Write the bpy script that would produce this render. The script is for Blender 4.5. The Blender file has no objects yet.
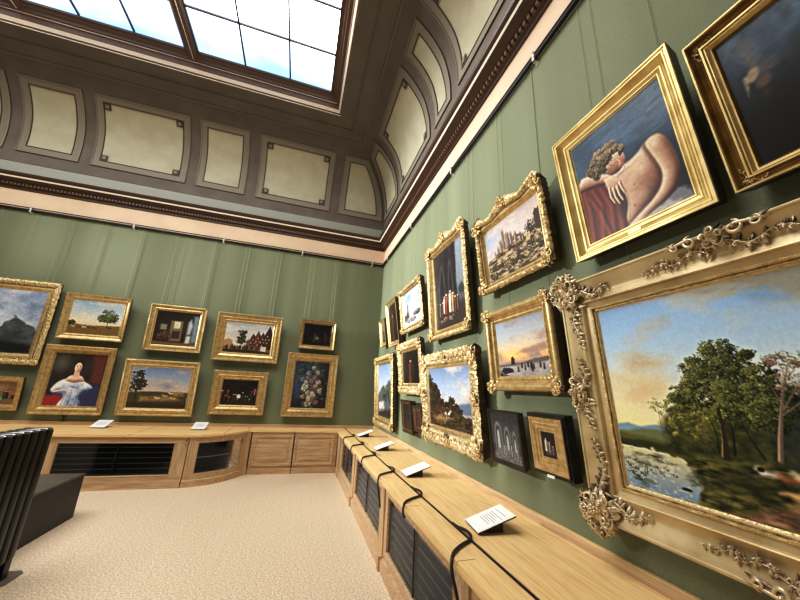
import bpy, bmesh, math, random
import numpy as np
from mathutils import Vector, Matrix, noise

random.seed(7)
COL = bpy.context.scene.collection
PI = math.pi

# ------------------------------------------------------------------ colours
def lin(c):
    c = c / 255.0
    return c / 12.92 if c <= 0.04045 else ((c + 0.055) / 1.055) ** 2.4
def rgb(r, g, b, k=1.0):
    return (min(1, lin(r) * k), min(1, lin(g) * k), min(1, lin(b) * k), 1.0)

# ------------------------------------------------------------------ materials
class NT:
    def __init__(s, name):
        s.m = bpy.data.materials.new(name); s.m.use_nodes = True
        s.t = s.m.node_tree; s.n = s.t.nodes; s.n.clear()
        s.out = s.n.new('ShaderNodeOutputMaterial')
    def add(s, kind, **kw):
        n = s.n.new('ShaderNode' + kind)
        for k, v in kw.items():
            if k in n.inputs: n.inputs[k].default_value = v
            else: setattr(n, k, v)
        return n
    def link(s, a, b): s.t.links.new(a, b)

def principled(T, **kw):
    p = T.add('BsdfPrincipled')
    for k, v in kw.items(): p.inputs[k.replace('_', ' ')].default_value = v
    T.link(p.outputs[0], T.out.inputs[0])
    return p

def ramp(T, fac, stops):
    r = T.add('ValToRGB')
    el = r.color_ramp.elements
    while len(el) < len(stops): el.new(0.5)
    for e, (p, c) in zip(el, stops): e.position = p; e.color = c
    T.link(fac, r.inputs[0]); return r

def noisy(name, c1, c2, scale=(1, 1, 1), nscale=5, detail=4, rough=.6, bump=0, bscale=None, metallic=0, spec=.4, lo=.35, hi=.65, coord='Object'):
    T = NT(name)
    p = principled(T, Roughness=rough, Metallic=metallic, Specular_IOR_Level=spec)
    tc = T.add('TexCoord'); mp = T.add('Mapping'); mp.inputs['Scale'].default_value = scale
    T.link(tc.outputs[coord], mp.inputs[0])
    nz = T.add('TexNoise', Scale=nscale, Detail=detail); T.link(mp.outputs[0], nz.inputs['Vector'])
    r = ramp(T, nz.outputs[0], [(lo, c1), (hi, c2)])
    T.link(r.outputs[0], p.inputs['Base Color'])
    if bump:
        nb = T.add('TexNoise', Scale=bscale or nscale * 6, Detail=3); T.link(mp.outputs[0], nb.inputs['Vector'])
        b = T.add('Bump', Strength=bump, Distance=.01); T.link(nb.outputs[0], b.inputs['Height']); T.link(b.outputs[0], p.inputs['Normal'])
    return T.m

def flat(name, c, rough=.6, metallic=0, spec=.4):
    T = NT(name); principled(T, Base_Color=c, Roughness=rough, Metallic=metallic, Specular_IOR_Level=spec); return T.m

def wood(name, c1, c2, axis, rough=.42):
    T = NT(name); p = principled(T, Roughness=rough, Specular_IOR_Level=.45)
    tc = T.add('TexCoord'); mp = T.add('Mapping')
    sc = [16, 16, 16]; sc[axis] = 1.0
    mp.inputs['Scale'].default_value = sc
    T.link(tc.outputs['Object'], mp.inputs[0])
    nz = T.add('TexNoise', Scale=2.2, Detail=6, Distortion=.5); T.link(mp.outputs[0], nz.inputs['Vector'])
    r = ramp(T, nz.outputs[0], [(.32, c1), (.62, c2)])
    mp2 = T.add('Mapping'); sc2 = [140, 140, 140]; sc2[axis] = 5; mp2.inputs['Scale'].default_value = sc2
    T.link(tc.outputs['Object'], mp2.inputs[0])
    n2 = T.add('TexNoise', Scale=1, Detail=2); T.link(mp2.outputs[0], n2.inputs['Vector'])
    mx = T.add('MixRGB', blend_type='MULTIPLY'); mx.inputs[0].default_value = .55
    r2 = ramp(T, n2.outputs[0], [(.3, (.6, .52, .45, 1)), (.5, (1, 1, 1, 1))])
    T.link(r.outputs[0], mx.inputs[1]); T.link(r2.outputs[0], mx.inputs[2])
    T.link(mx.outputs[0], p.inputs['Base Color'])
    return T.m

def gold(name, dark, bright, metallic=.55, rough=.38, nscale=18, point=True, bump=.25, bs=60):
    """gilded wood: brighter on the raised edges, browner in the hollows"""
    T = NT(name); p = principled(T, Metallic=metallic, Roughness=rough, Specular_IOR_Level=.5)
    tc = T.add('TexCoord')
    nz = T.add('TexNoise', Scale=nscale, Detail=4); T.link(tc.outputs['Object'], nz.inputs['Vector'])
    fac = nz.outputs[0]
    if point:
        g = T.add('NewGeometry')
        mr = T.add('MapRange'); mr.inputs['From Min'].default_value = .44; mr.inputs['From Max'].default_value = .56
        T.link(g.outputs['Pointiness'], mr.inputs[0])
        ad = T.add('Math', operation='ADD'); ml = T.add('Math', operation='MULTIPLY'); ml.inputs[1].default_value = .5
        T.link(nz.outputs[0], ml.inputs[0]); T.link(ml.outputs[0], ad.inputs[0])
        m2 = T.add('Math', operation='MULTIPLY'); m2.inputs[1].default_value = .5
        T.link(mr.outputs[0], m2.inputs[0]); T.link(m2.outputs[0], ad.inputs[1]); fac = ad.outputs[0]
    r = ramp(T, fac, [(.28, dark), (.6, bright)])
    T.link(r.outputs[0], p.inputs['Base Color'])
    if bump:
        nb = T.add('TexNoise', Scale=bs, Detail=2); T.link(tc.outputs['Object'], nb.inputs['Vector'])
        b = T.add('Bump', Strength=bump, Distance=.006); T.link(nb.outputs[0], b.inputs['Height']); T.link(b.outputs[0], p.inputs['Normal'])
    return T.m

M = {}
def wall_cloth():
    T = NT('green wall cloth'); p = principled(T, Roughness=.7, Specular_IOR_Level=.25, Sheen_Weight=.5, Sheen_Roughness=.35)
    p.inputs['Sheen Tint'].default_value = (.86, .95, .82, 1)
    tc = T.add('TexCoord')
    mp = T.add('Mapping'); mp.inputs['Scale'].default_value = (1.1, 1.1, .04); T.link(tc.outputs['Object'], mp.inputs[0])
    n1 = T.add('TexNoise', Scale=1.6, Detail=2); T.link(mp.outputs[0], n1.inputs['Vector'])
    r1 = ramp(T, n1.outputs[0], [(.35, rgb(118, 123, 99)), (.62, rgb(132, 138, 112))])
    n2 = T.add('TexNoise', Scale=70, Detail=3); T.link(tc.outputs['Object'], n2.inputs['Vector'])
    r2 = ramp(T, n2.outputs[0], [(.3, (.82, .82, .8, 1)), (.7, (1.0, 1.0, 1.0, 1))])
    mx = T.add('MixRGB', blend_type='MULTIPLY'); mx.inputs[0].default_value = .8
    T.link(r1.outputs[0], mx.inputs[1]); T.link(r2.outputs[0], mx.inputs[2]); T.link(mx.outputs[0], p.inputs['Base Color'])
    b = T.add('Bump', Strength=.12, Distance=.01); T.link(n2.outputs[0], b.inputs['Height']); T.link(b.outputs[0], p.inputs['Normal'])
    return T.m
M['green'] = wall_cloth()
M['frieze'] = noisy('pink cream plaster', rgb(212, 184, 158), rgb(222, 196, 170), nscale=2, rough=.7)
M['cornice'] = flat('dark brown cornice paint', rgb(74, 52, 40), .4)
M['cornice_highlight'] = flat('cornice highlight fillet', rgb(250, 236, 220), .5)  # highlight along the dark moulding, painted as a pale strip
M['cove'] = noisy('taupe cove plaster', rgb(104, 94, 86), rgb(114, 104, 95), nscale=3, rough=.7)
M['cove_low'] = flat('pale grey cove base', rgb(160, 161, 152), .7)
M['mould'] = flat('grey beige panel moulding', rgb(136, 128, 113), .6)
M['mould_dark'] = flat('umber panel line', rgb(70, 56, 46), .6)
M['field'] = noisy('cream panel field', rgb(180, 174, 150), rgb(190, 185, 162), nscale=4, rough=.7)
M['ceil'] = noisy('brown grey ceiling paint', rgb(112, 102, 94), rgb(122, 112, 104), nscale=2, rough=.7)
M['sky_trim'] = flat('pale skylight fillet', rgb(240, 222, 200), .5)
M['sky_brown'] = flat('brown skylight moulding', rgb(112, 84, 68), .5)
M['bar'] = flat('dark glazing bar', rgb(72, 66, 80), .5)
M['oak_y'] = wood('honey oak along bench', rgb(230, 192, 136), rgb(244, 210, 156), 1)
M['oak_x'] = wood('honey oak across bench', rgb(230, 192, 136), rgb(244, 210, 156), 0)
M['oakf_y'] = wood('oak case front', rgb(180, 150, 118), rgb(212, 182, 148), 1, .5)
M['oakf_x'] = wood('oak case face', rgb(174, 144, 112), rgb(206, 176, 142), 0, .5)
M['oak_z'] = wood('oak stile', rgb(174, 144, 112), rgb(206, 176, 140), 2, .5)
M['black'] = flat('black', rgb(20, 19, 20), .5)
M['groove'] = flat('dark groove', rgb(42, 32, 26), .7)
M['cable'] = flat('black rubber cable', rgb(26, 24, 26), .45)
M['louvre'] = flat('dark slate louvre', rgb(66, 70, 80), .35)
M['louvre_lip'] = flat('grey louvre lip', rgb(140, 138, 138), .35)
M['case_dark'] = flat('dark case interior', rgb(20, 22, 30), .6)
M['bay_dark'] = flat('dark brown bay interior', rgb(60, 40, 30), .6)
M['white_card'] = flat('white card', rgb(248, 248, 246), .5)
M['ink'] = flat('grey ink', rgb(130, 130, 140), .7)
M['block'] = flat('dark wooden block', rgb(54, 40, 34), .5)
M['iron'] = flat('black enamelled iron', rgb(9, 8, 9), .3, spec=.35)
M['iron_highlight'] = flat('painted iron top highlight', rgb(150, 150, 156), .18, 1.0)  # skylight reflection on the black iron tops, put into the colour as pale metal
M['chrome'] = flat('polished steel', rgb(210, 210, 215), .2, 1.0)
M['bench_side'] = noisy('black brown laminate', rgb(44, 40, 38), rgb(52, 47, 44), nscale=4, rough=.5)
M['bench_top'] = noisy('charcoal top', rgb(82, 80, 74), rgb(96, 93, 86), nscale=6, rough=.35)
M['plate'] = flat('grey floor plate', rgb(120, 110, 100), .5)
M['white_metal'] = flat('white metal', rgb(220, 216, 205), .4)
M['wire'] = flat('pale hanging wire', rgb(168, 174, 140), .5)
M['gold_bright'] = gold('bright burnished gold', rgb(196, 170, 108), rgb(236, 214, 156), .5, .35, 9, False, .06, 20)
M['gold_plain'] = gold('plain gilding', rgb(168, 138, 92), rgb(208, 182, 132), .6, .34, 22, False, .15, 60)
M['gold_brown'] = gold('brown old gilding', rgb(96, 66, 26), rgb(150, 110, 52), .5, .4, 14, False, .1, 40)
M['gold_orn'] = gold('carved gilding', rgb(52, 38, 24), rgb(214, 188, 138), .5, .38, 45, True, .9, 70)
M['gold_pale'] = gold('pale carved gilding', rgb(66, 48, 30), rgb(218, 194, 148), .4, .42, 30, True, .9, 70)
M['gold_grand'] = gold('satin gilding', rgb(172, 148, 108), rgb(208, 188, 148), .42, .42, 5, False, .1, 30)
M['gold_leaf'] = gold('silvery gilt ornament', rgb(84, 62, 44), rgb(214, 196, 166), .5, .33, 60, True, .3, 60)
M['frame_side'] = noisy('dark frame side', rgb(66, 50, 34), rgb(92, 70, 48), nscale=20, rough=.5)
M['frame_black'] = noisy('black stained wood', rgb(30, 24, 22), rgb(48, 38, 34), nscale=12, rough=.35)
M['frame_brown'] = noisy('dark brown carved wood', rgb(38, 28, 22), rgb(70, 52, 40), nscale=30, rough=.4, bump=.4)
M['backing'] = flat('brown backing board', rgb(74, 58, 44), .8)

def carpet():
    T = NT('beige loop carpet'); p = principled(T, Roughness=.95, Specular_IOR_Level=.05)
    tc = T.add('TexCoord')
    n1 = T.add('TexNoise', Scale=70, Detail=4); T.link(tc.outputs['Object'], n1.inputs['Vector'])
    r1 = ramp(T, n1.outputs[0], [(.3, rgb(182, 162, 138)), (.68, rgb(250, 230, 206))])
    mp = T.add('Mapping'); mp.inputs['Scale'].default_value = (22, .5, 1); T.link(tc.outputs['Object'], mp.inputs[0])
    n2 = T.add('TexNoise', Scale=1, Detail=1); T.link(mp.outputs[0], n2.inputs['Vector'])
    r2 = ramp(T, n2.outputs[0], [(.3, (.97, .97, .97, 1)), (.7, (1, 1, 1, 1))])
    mx = T.add('MixRGB', blend_type='MULTIPLY'); mx.inputs[0].default_value = 1
    T.link(r1.outputs[0], mx.inputs[1]); T.link(r2.outputs[0], mx.inputs[2]); T.link(mx.outputs[0], p.inputs['Base Color'])
    b = T.add('Bump', Strength=.5, Distance=.01); T.link(n1.outputs[0], b.inputs['Height']); T.link(b.outputs[0], p.inputs['Normal'])
    return T.m
M['carpet'] = carpet()

SKY_E = 3.4
EXPO = 1.2
SPOT_E = 2600
def skyglass():
    T = NT('frosted skylight glass')
    tc = T.add('TexCoord'); sp = T.add('SeparateXYZ'); T.link(tc.outputs['Object'], sp.inputs[0])
    mp = T.add('Mapping'); mp.inputs['Scale'].default_value = (.5, .9, 1); T.link(tc.outputs['Object'], mp.inputs[0])
    nz = T.add('TexNoise', Scale=1.3, Detail=3); T.link(mp.outputs[0], nz.inputs['Vector'])
    # clear blue between the clouds towards the far edge, brilliant cloud elsewhere
    mr = T.add('MapRange'); mr.inputs['From Min'].default_value = -3.0; mr.inputs['From Max'].default_value = -1.7; T.link(sp.outputs['Y'], mr.inputs[0])
    a = T.add('Math', operation='MULTIPLY_ADD'); a.inputs[1].default_value = 1.0; T.link(nz.outputs[0], a.inputs[0]); T.link(mr.outputs[0], a.inputs[2])
    m2 = T.add('Math', operation='MULTIPLY'); m2.inputs[1].default_value = .6; T.link(a.outputs[0], m2.inputs[0])
    r = ramp(T, m2.outputs[0], [(.42, (1, .97, .92, 1)), (.60, (.36, .42, .48, 1)), (.74, (.16, .22, .30, 1)), (.9, (.075, .125, .19, 1))])
    e = T.add('Emission', Strength=SKY_E); T.link(r.outputs[0], e.inputs[0]); T.link(e.outputs[0], T.out.inputs[0])
    return T.m
M['skyglass'] = skyglass()

def case_glass():
    T = NT('case door glass')
    g = T.add('BsdfGlossy', Roughness=.05); g.inputs[0].default_value = (.8, .85, .9, 1)
    t = T.add('BsdfTransparent'); t.inputs[0].default_value = (.8, .82, .86, 1)
    f = T.add('Fresnel', IOR=1.35); m = T.add('MixShader')
    T.link(f.outputs[0], m.inputs[0]); T.link(t.outputs[0], m.inputs[1]); T.link(g.outputs[0], m.inputs[2])
    T.link(m.outputs[0], T.out.inputs[0]); return T.m
M['glass'] = case_glass()

# ------------------------------------------------------------------ mesh builder
class MB:
    def __init__(s): s.v = []; s.f = []; s.mi = []; s.mat = 0; s.X = None
    def pt(s, p):
        if s.X is not None: p = s.X @ Vector(p)
        s.v.append(tuple(p)); return len(s.v) - 1
    def face(s, *ids): s.f.append(tuple(ids)); s.mi.append(s.mat)
    def quad(s, a, b, c, d): s.face(*[s.pt(p) for p in (a, b, c, d)])
    def box(s, x0, x1, y0, y1, z0, z1):
        i = [s.pt((x, y, z)) for z in (z0, z1) for y in (y0, y1) for x in (x0, x1)]
        for q in ((0, 2, 3, 1), (4, 5, 7, 6), (0, 1, 5, 4), (2, 6, 7, 3), (0, 4, 6, 2), (1, 3, 7, 5)): s.face(*[i[k] for k in q])
    def prism(s, poly, z0, z1):
        a = [s.pt((x, y, z0)) for x, y in poly]; b = [s.pt((x, y, z1)) for x, y in poly]
        n = len(poly); s.face(*reversed(a)); s.face(*b)
        for k in range(n): s.face(a[k], a[(k + 1) % n], b[(k + 1) % n], b[k])
    def grid(s, rows, close=False):
        ids = [[s.pt(p) for p in r] for r in rows]
        for a, b in zip(ids, ids[1:]):
            n = len(a)
            for k in range(n if close else n - 1): s.face(a[k], a[(k + 1) % n], b[(k + 1) % n], b[k])
        return ids
    def tube(s, pts, r, n=6, caps=True):
        pts = [Vector(p) for p in pts]; rows = []
        up = None
        for i, p in enumerate(pts):
            d = (pts[min(i + 1, len(pts) - 1)] - pts[max(i - 1, 0)]).normalized()
            if up is None or abs(up.dot(d)) > .98: up = Vector((0, 0, 1)) if abs(d.z) < .9 else Vector((1, 0, 0))
            a = d.cross(up).normalized(); b = a.cross(d).normalized(); up = b
            rr = r[i] if isinstance(r, (list, tuple)) else r
            rows.append([p + (a * math.cos(2 * PI * k / n) + b * math.sin(2 * PI * k / n)) * rr for k in range(n)])
        ids = s.grid(rows, True)
        if caps: s.face(*reversed(ids[0])); s.face(*ids[-1])
    def blob(s, c, rx, ry, rz, nu=6, nv=4, ang=0):
        c = Vector(c); ca, sa = math.cos(ang), math.sin(ang); rows = []
        for j in range(nv + 1):
            t = -PI / 2 + PI * j / nv; row = []
            for i in range(nu):
                a = 2 * PI * i / nu
                x = rx * math.cos(t) * math.cos(a) if j not in (0, nv) else 0.02 * rx * math.cos(a)
                z = rz * math.cos(t) * math.sin(a) if j not in (0, nv) else 0.02 * rz * math.sin(a)
                y = ry * math.sin(t)
                row.append(c + Vector((x * ca - z * sa, y, x * sa + z * ca)))
            rows.append(row)
        s.grid(rows, True)
    # carved ornament in a frame's own plane: x right, z up, front towards -y
    def scroll(s, c, r, a0, turns, th, hand=1, y=0, lift=.012):
        pts, rad = [], []; n = int(9 * turns) + 5
        for i in range(n):
            k = i / (n - 1); a = a0 + hand * k * turns * 2 * PI; rr = r * (1 - .8 * k)
            pts.append((c[0] + rr * math.cos(a), y - lift * (0.4 + .6 * k), c[1] + rr * math.sin(a))); rad.append(th * (.55 + .6 * math.sin(PI * min(1, k * 1.1))) )
        s.tube(pts, rad, 5); s.blob(pts[-1], th * 1.3, th * 1.3, th * 1.3, 5, 3)
    def leaf(s, c, a, L, w, y=0, lift=.012, curl=.3):
        rows = []; N = 6
        for i in range(N):
            k = i / (N - 1); ww = w * math.sin(PI * (k * .88 + .08)) ; bend = curl * k * k * L
            x = k * L; z = bend
            def P(dx, dz, dy):
                X = dx * math.cos(a) - dz * math.sin(a); Z = dx * math.sin(a) + dz * math.cos(a)
                return (c[0] + X, y - dy, c[1] + Z)
            l = lift * math.sin(PI * (k * .8 + .2))
            rows.append([P(x, z - ww, 0), P(x, z - ww * .5, l * .8), P(x, z, l * .45), P(x, z + ww * .5, l * .8), P(x, z + ww, 0)])
        s.grid(rows)
    def flower(s, c, r, y=0, lift=.01, n=5):
        a0 = random.random() * 6
        for k in range(n):
            a = a0 + 2 * PI * k / n
            s.blob((c[0] + r * .6 * math.cos(a), y - lift * .6, c[1] + r * .6 * math.sin(a)), r * .5, lift * .6, r * .35, 5, 3, a)
        s.blob((c[0], y - lift, c[1]), r * .28, lift * .5, r * .28, 5, 3)
    def build(s, name, mats, parent=None, smooth=False, loc=None, auto=None):
        me = bpy.data.meshes.new(name); me.from_pydata(s.v, [], s.f)
        if not isinstance(mats, (list, tuple)): mats = [mats]
        for m in mats: me.materials.append(m)
        if len(mats) > 1: me.polygons.foreach_set('material_index', s.mi)
        if smooth or auto: me.polygons.foreach_set('use_smooth', [True] * len(me.polygons))
        me.update()
        bm = bmesh.new(); bm.from_mesh(me)
        if auto is not None:
            bmesh.ops.remove_doubles(bm, verts=bm.verts, dist=1e-5)
        bmesh.ops.recalc_face_normals(bm, faces=bm.faces)
        if auto:
            for e in bm.edges:
                if len(e.link_faces) == 2 and e.calc_face_angle(0) > auto: e.smooth = False
        bm.to_mesh(me); bm.free()
        o = bpy.data.objects.new(name, me); COL.objects.link(o)
        if parent: o.parent = parent
        if loc: o.location = loc
        return o

def tag(o, label, cat, group=None):
    o['label'] = label; o['category'] = cat
    if group: o['group'] = group
    return o
def thing(name, label, cat, loc=(0, 0, 0), rot=(0, 0, 0), group=None):
    o = bpy.data.objects.new(name, None); COL.objects.link(o); o.location = loc; o.rotation_euler = rot
    o.empty_display_size = .1
    return tag(o, label, cat, group)
def struct(o):
    if o.parent is None: o['kind'] = 'structure'
    return o

# ------------------------------------------------------------------ room shell
XL, YB = -10.64, -8.3           # left wall, wall behind the camera; right wall x=0, far wall y=0
RAIL, FRZ = 4.44, 4.86
mb = MB(); mb.quad((XL, YB, 0), (0, YB, 0), (0, 0, 0), (XL, 0, 0)); struct(mb.build('floor', M['carpet']))
def wall(name, a, b):
    mb = MB(); d = Vector((b[0] - a[0], b[1] - a[1], 0)).normalized(); n = Vector((d.y, -d.x, 0)) * .15   # outward thickness
    for k, (z0, z1) in enumerate(((0, RAIL), (RAIL, 5.2))):
        mb.mat = k
        mb.quad((a[0], a[1], z0), (b[0], b[1], z0), (b[0], b[1], z1), (a[0], a[1], z1))
    return struct(mb.build(name, [M['green'], M['frieze']], auto=0))
wall('wall_back', (XL, 0), (0, 0)); wall('wall_right', (0, 0), (0, YB)); wall('wall_left', (XL, YB), (XL, 0)); wall('wall_front', (0, YB), (XL, YB))

def ring(mb, prof, mats=None, x0=XL, x1=0, y0=YB, y1=0):
    """sweep a (inset, z) profile round the rectangular room with mitred corners"""
    for i in range(len(prof) - 1):
        (p, z), (q, w) = prof[i], prof[i + 1]
        mb.mat = mats[i] if mats else 0
        A = [(x0 + p, y0 + p, z), (x1 - p, y0 + p, z), (x1 - p, y1 - p, z), (x0 + p, y1 - p, z)]
        B = [(x0 + q, y0 + q, w), (x1 - q, y0 + q, w), (x1 - q, y1 - q, w), (x0 + q, y1 - q, w)]
        for k in range(4): mb.quad(A[k], A[(k + 1) % 4], B[(k + 1) % 4], B[k])
# cornice (dark, with its highlight painted on as a pale fillet, and a row of dentils)
mb = MB()
ring(mb, [(0, 4.82), (.022, 4.83), (.022, 4.875), (.05, 4.885), (.05, 4.93), (.085, 4.935), (.12, 4.955), (.16, 4.972), (.172, 4.98), (.184, 5.006), (.195, 5.015), (.215, 5.03), (.225, 5.065), (.2, 5.085), (.06, 5.10)],
     [0, 0, 0, 0, 0, 0, 0, 0, 1, 0, 0, 0, 0, 0])
mb.mat = 0
def dent(xa, ya, xb, yb):
    d = Vector((xb - xa, yb - ya, 0)); L = d.length; d.normalize(); n = Vector((-d.y, d.x, 0)); k = 0.1
    if n.dot(Vector((XL / 2 - xa, YB / 2 - ya, 0))) < 0: n = -n
    while k < L - .1:
        c = Vector((xa, ya, 4.905)) + d * k + n * .062
        mb.X = Matrix.Translation(c) @ Matrix(((d.x, n.x, 0, 0), (d.y, n.y, 0, 0), (0, 0, 1, 0), (0, 0, 0, 1)))
        mb.box(-.016, .016, -.014, .018, -.02, .02); k += .058
    mb.X = None
mb.mat = 2
dent(0, 0, XL, 0); dent(0, 0, 0, YB)
M['dentil'] = flat('worn brown dentil', rgb(120, 92, 72), .4)
struct(mb.build('trim_1', [M['cornice'], M['cornice_highlight'], M['dentil']], auto=0))

# cove and flat ceiling border
PR = [(.06, 5.1), (.06, 5.62), (.075, 5.89), (.11, 6.08), (.185, 6.33), (.33, 6.575), (.5, 6.775), (.68, 6.92), (.88, 7.02)]
def smooth_profile(P, n=6):
    out = []
    for i in range(len(P) - 1):
        p0 = P[max(i - 1, 0)]; p1 = P[i]; p2 = P[i + 1]; p3 = P[min(i + 2, len(P) - 1)]
        for k in range(n):
            t = k / n; f = lambda a, b, c, d: .5 * ((2 * b) + (-a + c) * t + (2 * a - 5 * b + 4 * c - d) * t * t + (-a + 3 * b - 3 * c + d) * t ** 3)
            out.append((f(p0[0], p1[0], p2[0], p3[0]), f(p0[1], p1[1], p2[1], p3[1])))
    return out + [P[-1]]
PC = [PR[0]] + smooth_profile(PR[1:], 5)
SC = [0.0]
for a, b in zip(PC, PC[1:]): SC.append(SC[-1] + math.hypot(b[0] - a[0], b[1] - a[1]))
def cove(s):
    s = max(0, min(s, SC[-1] - 1e-6)); i = max(k for k in range(len(SC)) if SC[k] <= s); i = min(i, len(SC) - 2)
    t = (s - SC[i]) / (SC[i + 1] - SC[i]); a, b = PC[i], PC[i + 1]
    dx, dz = b[0] - a[0], b[1] - a[1]; L = math.hypot(dx, dz)
    return a[0] + dx * t, a[1] + dz * t, dz / L, -dx / L      # inset, z, normal (inset, z)
mb = MB()
prof = [(.06, 5.1), (.06, 5.35), (.075, 5.36)] + [(p + .015, z) for p, z in PC if z > 5.4]
mt = [1, 1] + [0] * (len(prof) - 3)
# moulded edge, flat border and a stepped line before the skylight curb
prof += [(.885, 7.0), (.905, 7.0), (.92, 7.03), (1.17, 7.03), (1.18, 7.015), (1.2, 7.015), (1.21, 7.05), (1.49, 7.05)]
mt += [0, 2, 0, 0, 2, 2, 2, 0][: 8]; mt = (mt + [0] * 99)[:len(prof) - 1]
n0 = len(prof) - 9
for k in range(n0, len(mt)): mt[k] = 3
mt[n0] = 4; mt[n0 + 1] = 4
ring(mb, prof, mt)
struct(mb.build('ceiling', [M['cove'], M['cove_low'], M['mould_dark'], M['ceil'], M['mould']], auto=.6))

# cove panels
def patch(mb, side, u0f, u1f, s0, s1, n, ns=14, hem=None):
    """surface strip on the cove of one side, from arc length s0 to s1, raised by n"""
    rows = []
    for i in range(ns + 1):
        s = s0 + (s1 - s0) * i / ns; p, z, nx, nz = cove(s); P = p + .015 + nx * n; Z = z + nz * n
        ua, ub = u0f(s), u1f(s)
        if side == 'B': rows.append([(ua, -P, Z), (ub, -P, Z)])
        elif side == 'R': rows.append([(-P, ua, Z), (-P, ub, Z)])
        elif side == 'L': rows.append([(XL + P, ua, Z), (XL + P, ub, Z)])
        else: rows.append([(ua, YB + P, Z), (ub, YB + P, Z)])
    return rows
def panel(idx, side, u0, u1, big, wedge=0):
    """u0<u1 run along the wall; wedge=+1/-1: that edge follows the mitre of the corner"""
    mb = MB()
    layers = [(0, 0.0, 1), (.0, .022, 1), (.022, .03, 0), (.028, .016, 0), (.125, .016, 0), (.13, .024, 1), (.142, .024, 1), (.142, .008, 1)]
    sA, sB = .48, (1.98 if side == 'R' else 1.915)
    def ed(s, side_k, ins):
        if wedge == 1 and side_k == 1:
            p = cove(s)[0] + .015; return lim - (p + .075 + ins * 1.15)
        if wedge == -1 and side_k == 0:
            p = cove(s)[0] + .015; return lim0 + (p + .075 + ins * 1.15)
        return (u0 + ins) if side_k == 0 else (u1 - ins)
    lim = 0; lim0 = XL if side in 'BF' else YB
    loops = []
    NS = 12
    for ins, h, m in layers:
        a, b = sA + ins, sB - ins; L = []
        ss = [a + (b - a) * i / NS for i in range(NS + 1)]
        def pos(u, s):
            p, z, nx, nz = cove(s); P = p + .015 + nx * h; Z = z + nz * h
            return {'B': (u, -P, Z), 'R': (-P, u, Z), 'L': (XL + P, u, Z), 'F': (u, YB + P, Z)}[side]
        for s in ss: L.append(pos(ed(s, 1, ins), s))
        for s in reversed(ss): L.append(pos(ed(s, 0, ins), s))
        loops.append((L, m, ss, ins, h))
    for (A, m, *_), (B, m2, *_) in zip(loops, loops[1:]):
        mb.mat = m2; ids = mb.grid([A + A[:1], B + B[:1]])
    # cream field
    mb.mat = 2; L, m, ss, ins, h = loops[-1]
    n = len(ss); mb.grid([[L[i], L[2 * n - 1 - i]] for i in range(n)])
    if big:   # small square bosses in the corners of the field
        for su in (0, 1):
            for sv in (0, 1):
                s0 = sA + .142 if sv == 0 else sB - .142 - .12; s1 = s0 + .12
                ua = u0 + .142 if su == 0 else u1 - .142 - .12
                for d, hh, m in ((0, .026, 1), (.028, .034, 0), (.045, .02, 1)):
                    mb.mat = m; rows = []
                    for s in (s0 + d, s1 - d):
                        p, z, nx, nz = cove(s); P = p + .015 + nx * hh; Z = z + nz * hh
                        rows.append([{'B': (u, -P, Z), 'R': (-P, u, Z), 'L': (XL + P, u, Z), 'F': (u, YB + P, Z)}[side] for u in (ua + d, ua + .12 - d)])
                    mb.grid(rows)
    return struct(mb.build('trim_%d' % idx, [M['mould'], M['mould_dark'], M['field']], auto=.5))
k = 2
for a, b, big in ((-3.1, -1.45, 1), (-4.3, -3.33, 0), (-6.15, -4.49, 1), (-7.31, -6.34, 0), (-9.19, -7.5, 1)):
    panel(k, 'B', a, b, big); k += 1
panel(k, 'B', -1.23, -.3, 0, 1); k += 1
for a, b, big in ((-3.09, -1.44, 1), (-3.86, -3.28, 0), (-5.72, -4.08, 1), (-6.5, -5.92, 0), (-8.3, -6.7, 1)):
    panel(k, 'R', a, b, big); k += 1
panel(k, 'R', -1.23, -.3, 0, 1); k += 1

# skylight curb, beams and three glazed sections
SKY_Y0 = YB + 1.73
mb = MB()
cp = [(1.49, 7.05), (1.49, 7.074), (1.515, 7.074), (1.515, 7.085), (1.54, 7.12), (1.55, 7.138), (1.56, 7.142), (1.575, 7.22), (1.60, 7.225), (1.60, 7.247), (1.63, 7.247), (1.64, 7.29), (1.67, 7.30), (1.69, 7.33), (1.73, 7.335), (1.73, 7.38)]
ring(mb, cp, [1, 0, 0, 1, 1, 0, 0, 0, 1, 0, 0, 0, 2, 0, 0])
struct(mb.build('trim_%d' % k, [M['sky_brown'], M['sky_trim'], M['sky_brown']], auto=0)); k += 1
secs = [(-4.17, -1.73), (-6.72, -4.36), (-8.91, -6.91)]
for a, b in ((-4.36, -4.17), (-6.91, -6.72)):
    mb = MB(); c = (a + b) / 2
    P = [(a, 7.38), (a, 7.3), (a + .025, 7.27), (c - .03, 7.25), (c - .025, 7.235), (c + .025, 7.235), (c + .03, 7.25), (b - .025, 7.27), (b, 7.3), (b, 7.38)]
    for i in range(len(P) - 1):
        mb.mat = 1 if i in (3, 5) else 0
        (x, z), (x2, z2) = P[i], P[i + 1]; mb.quad((x, -1.64, z), (x2, -1.64, z2), (x2, SKY_Y0 - .09, z2), (x, SKY_Y0 - .09, z))
    struct(mb.build('trim_%d' % k, [M['sky_brown'], M['sky_trim']], auto=0)); k += 1
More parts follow.
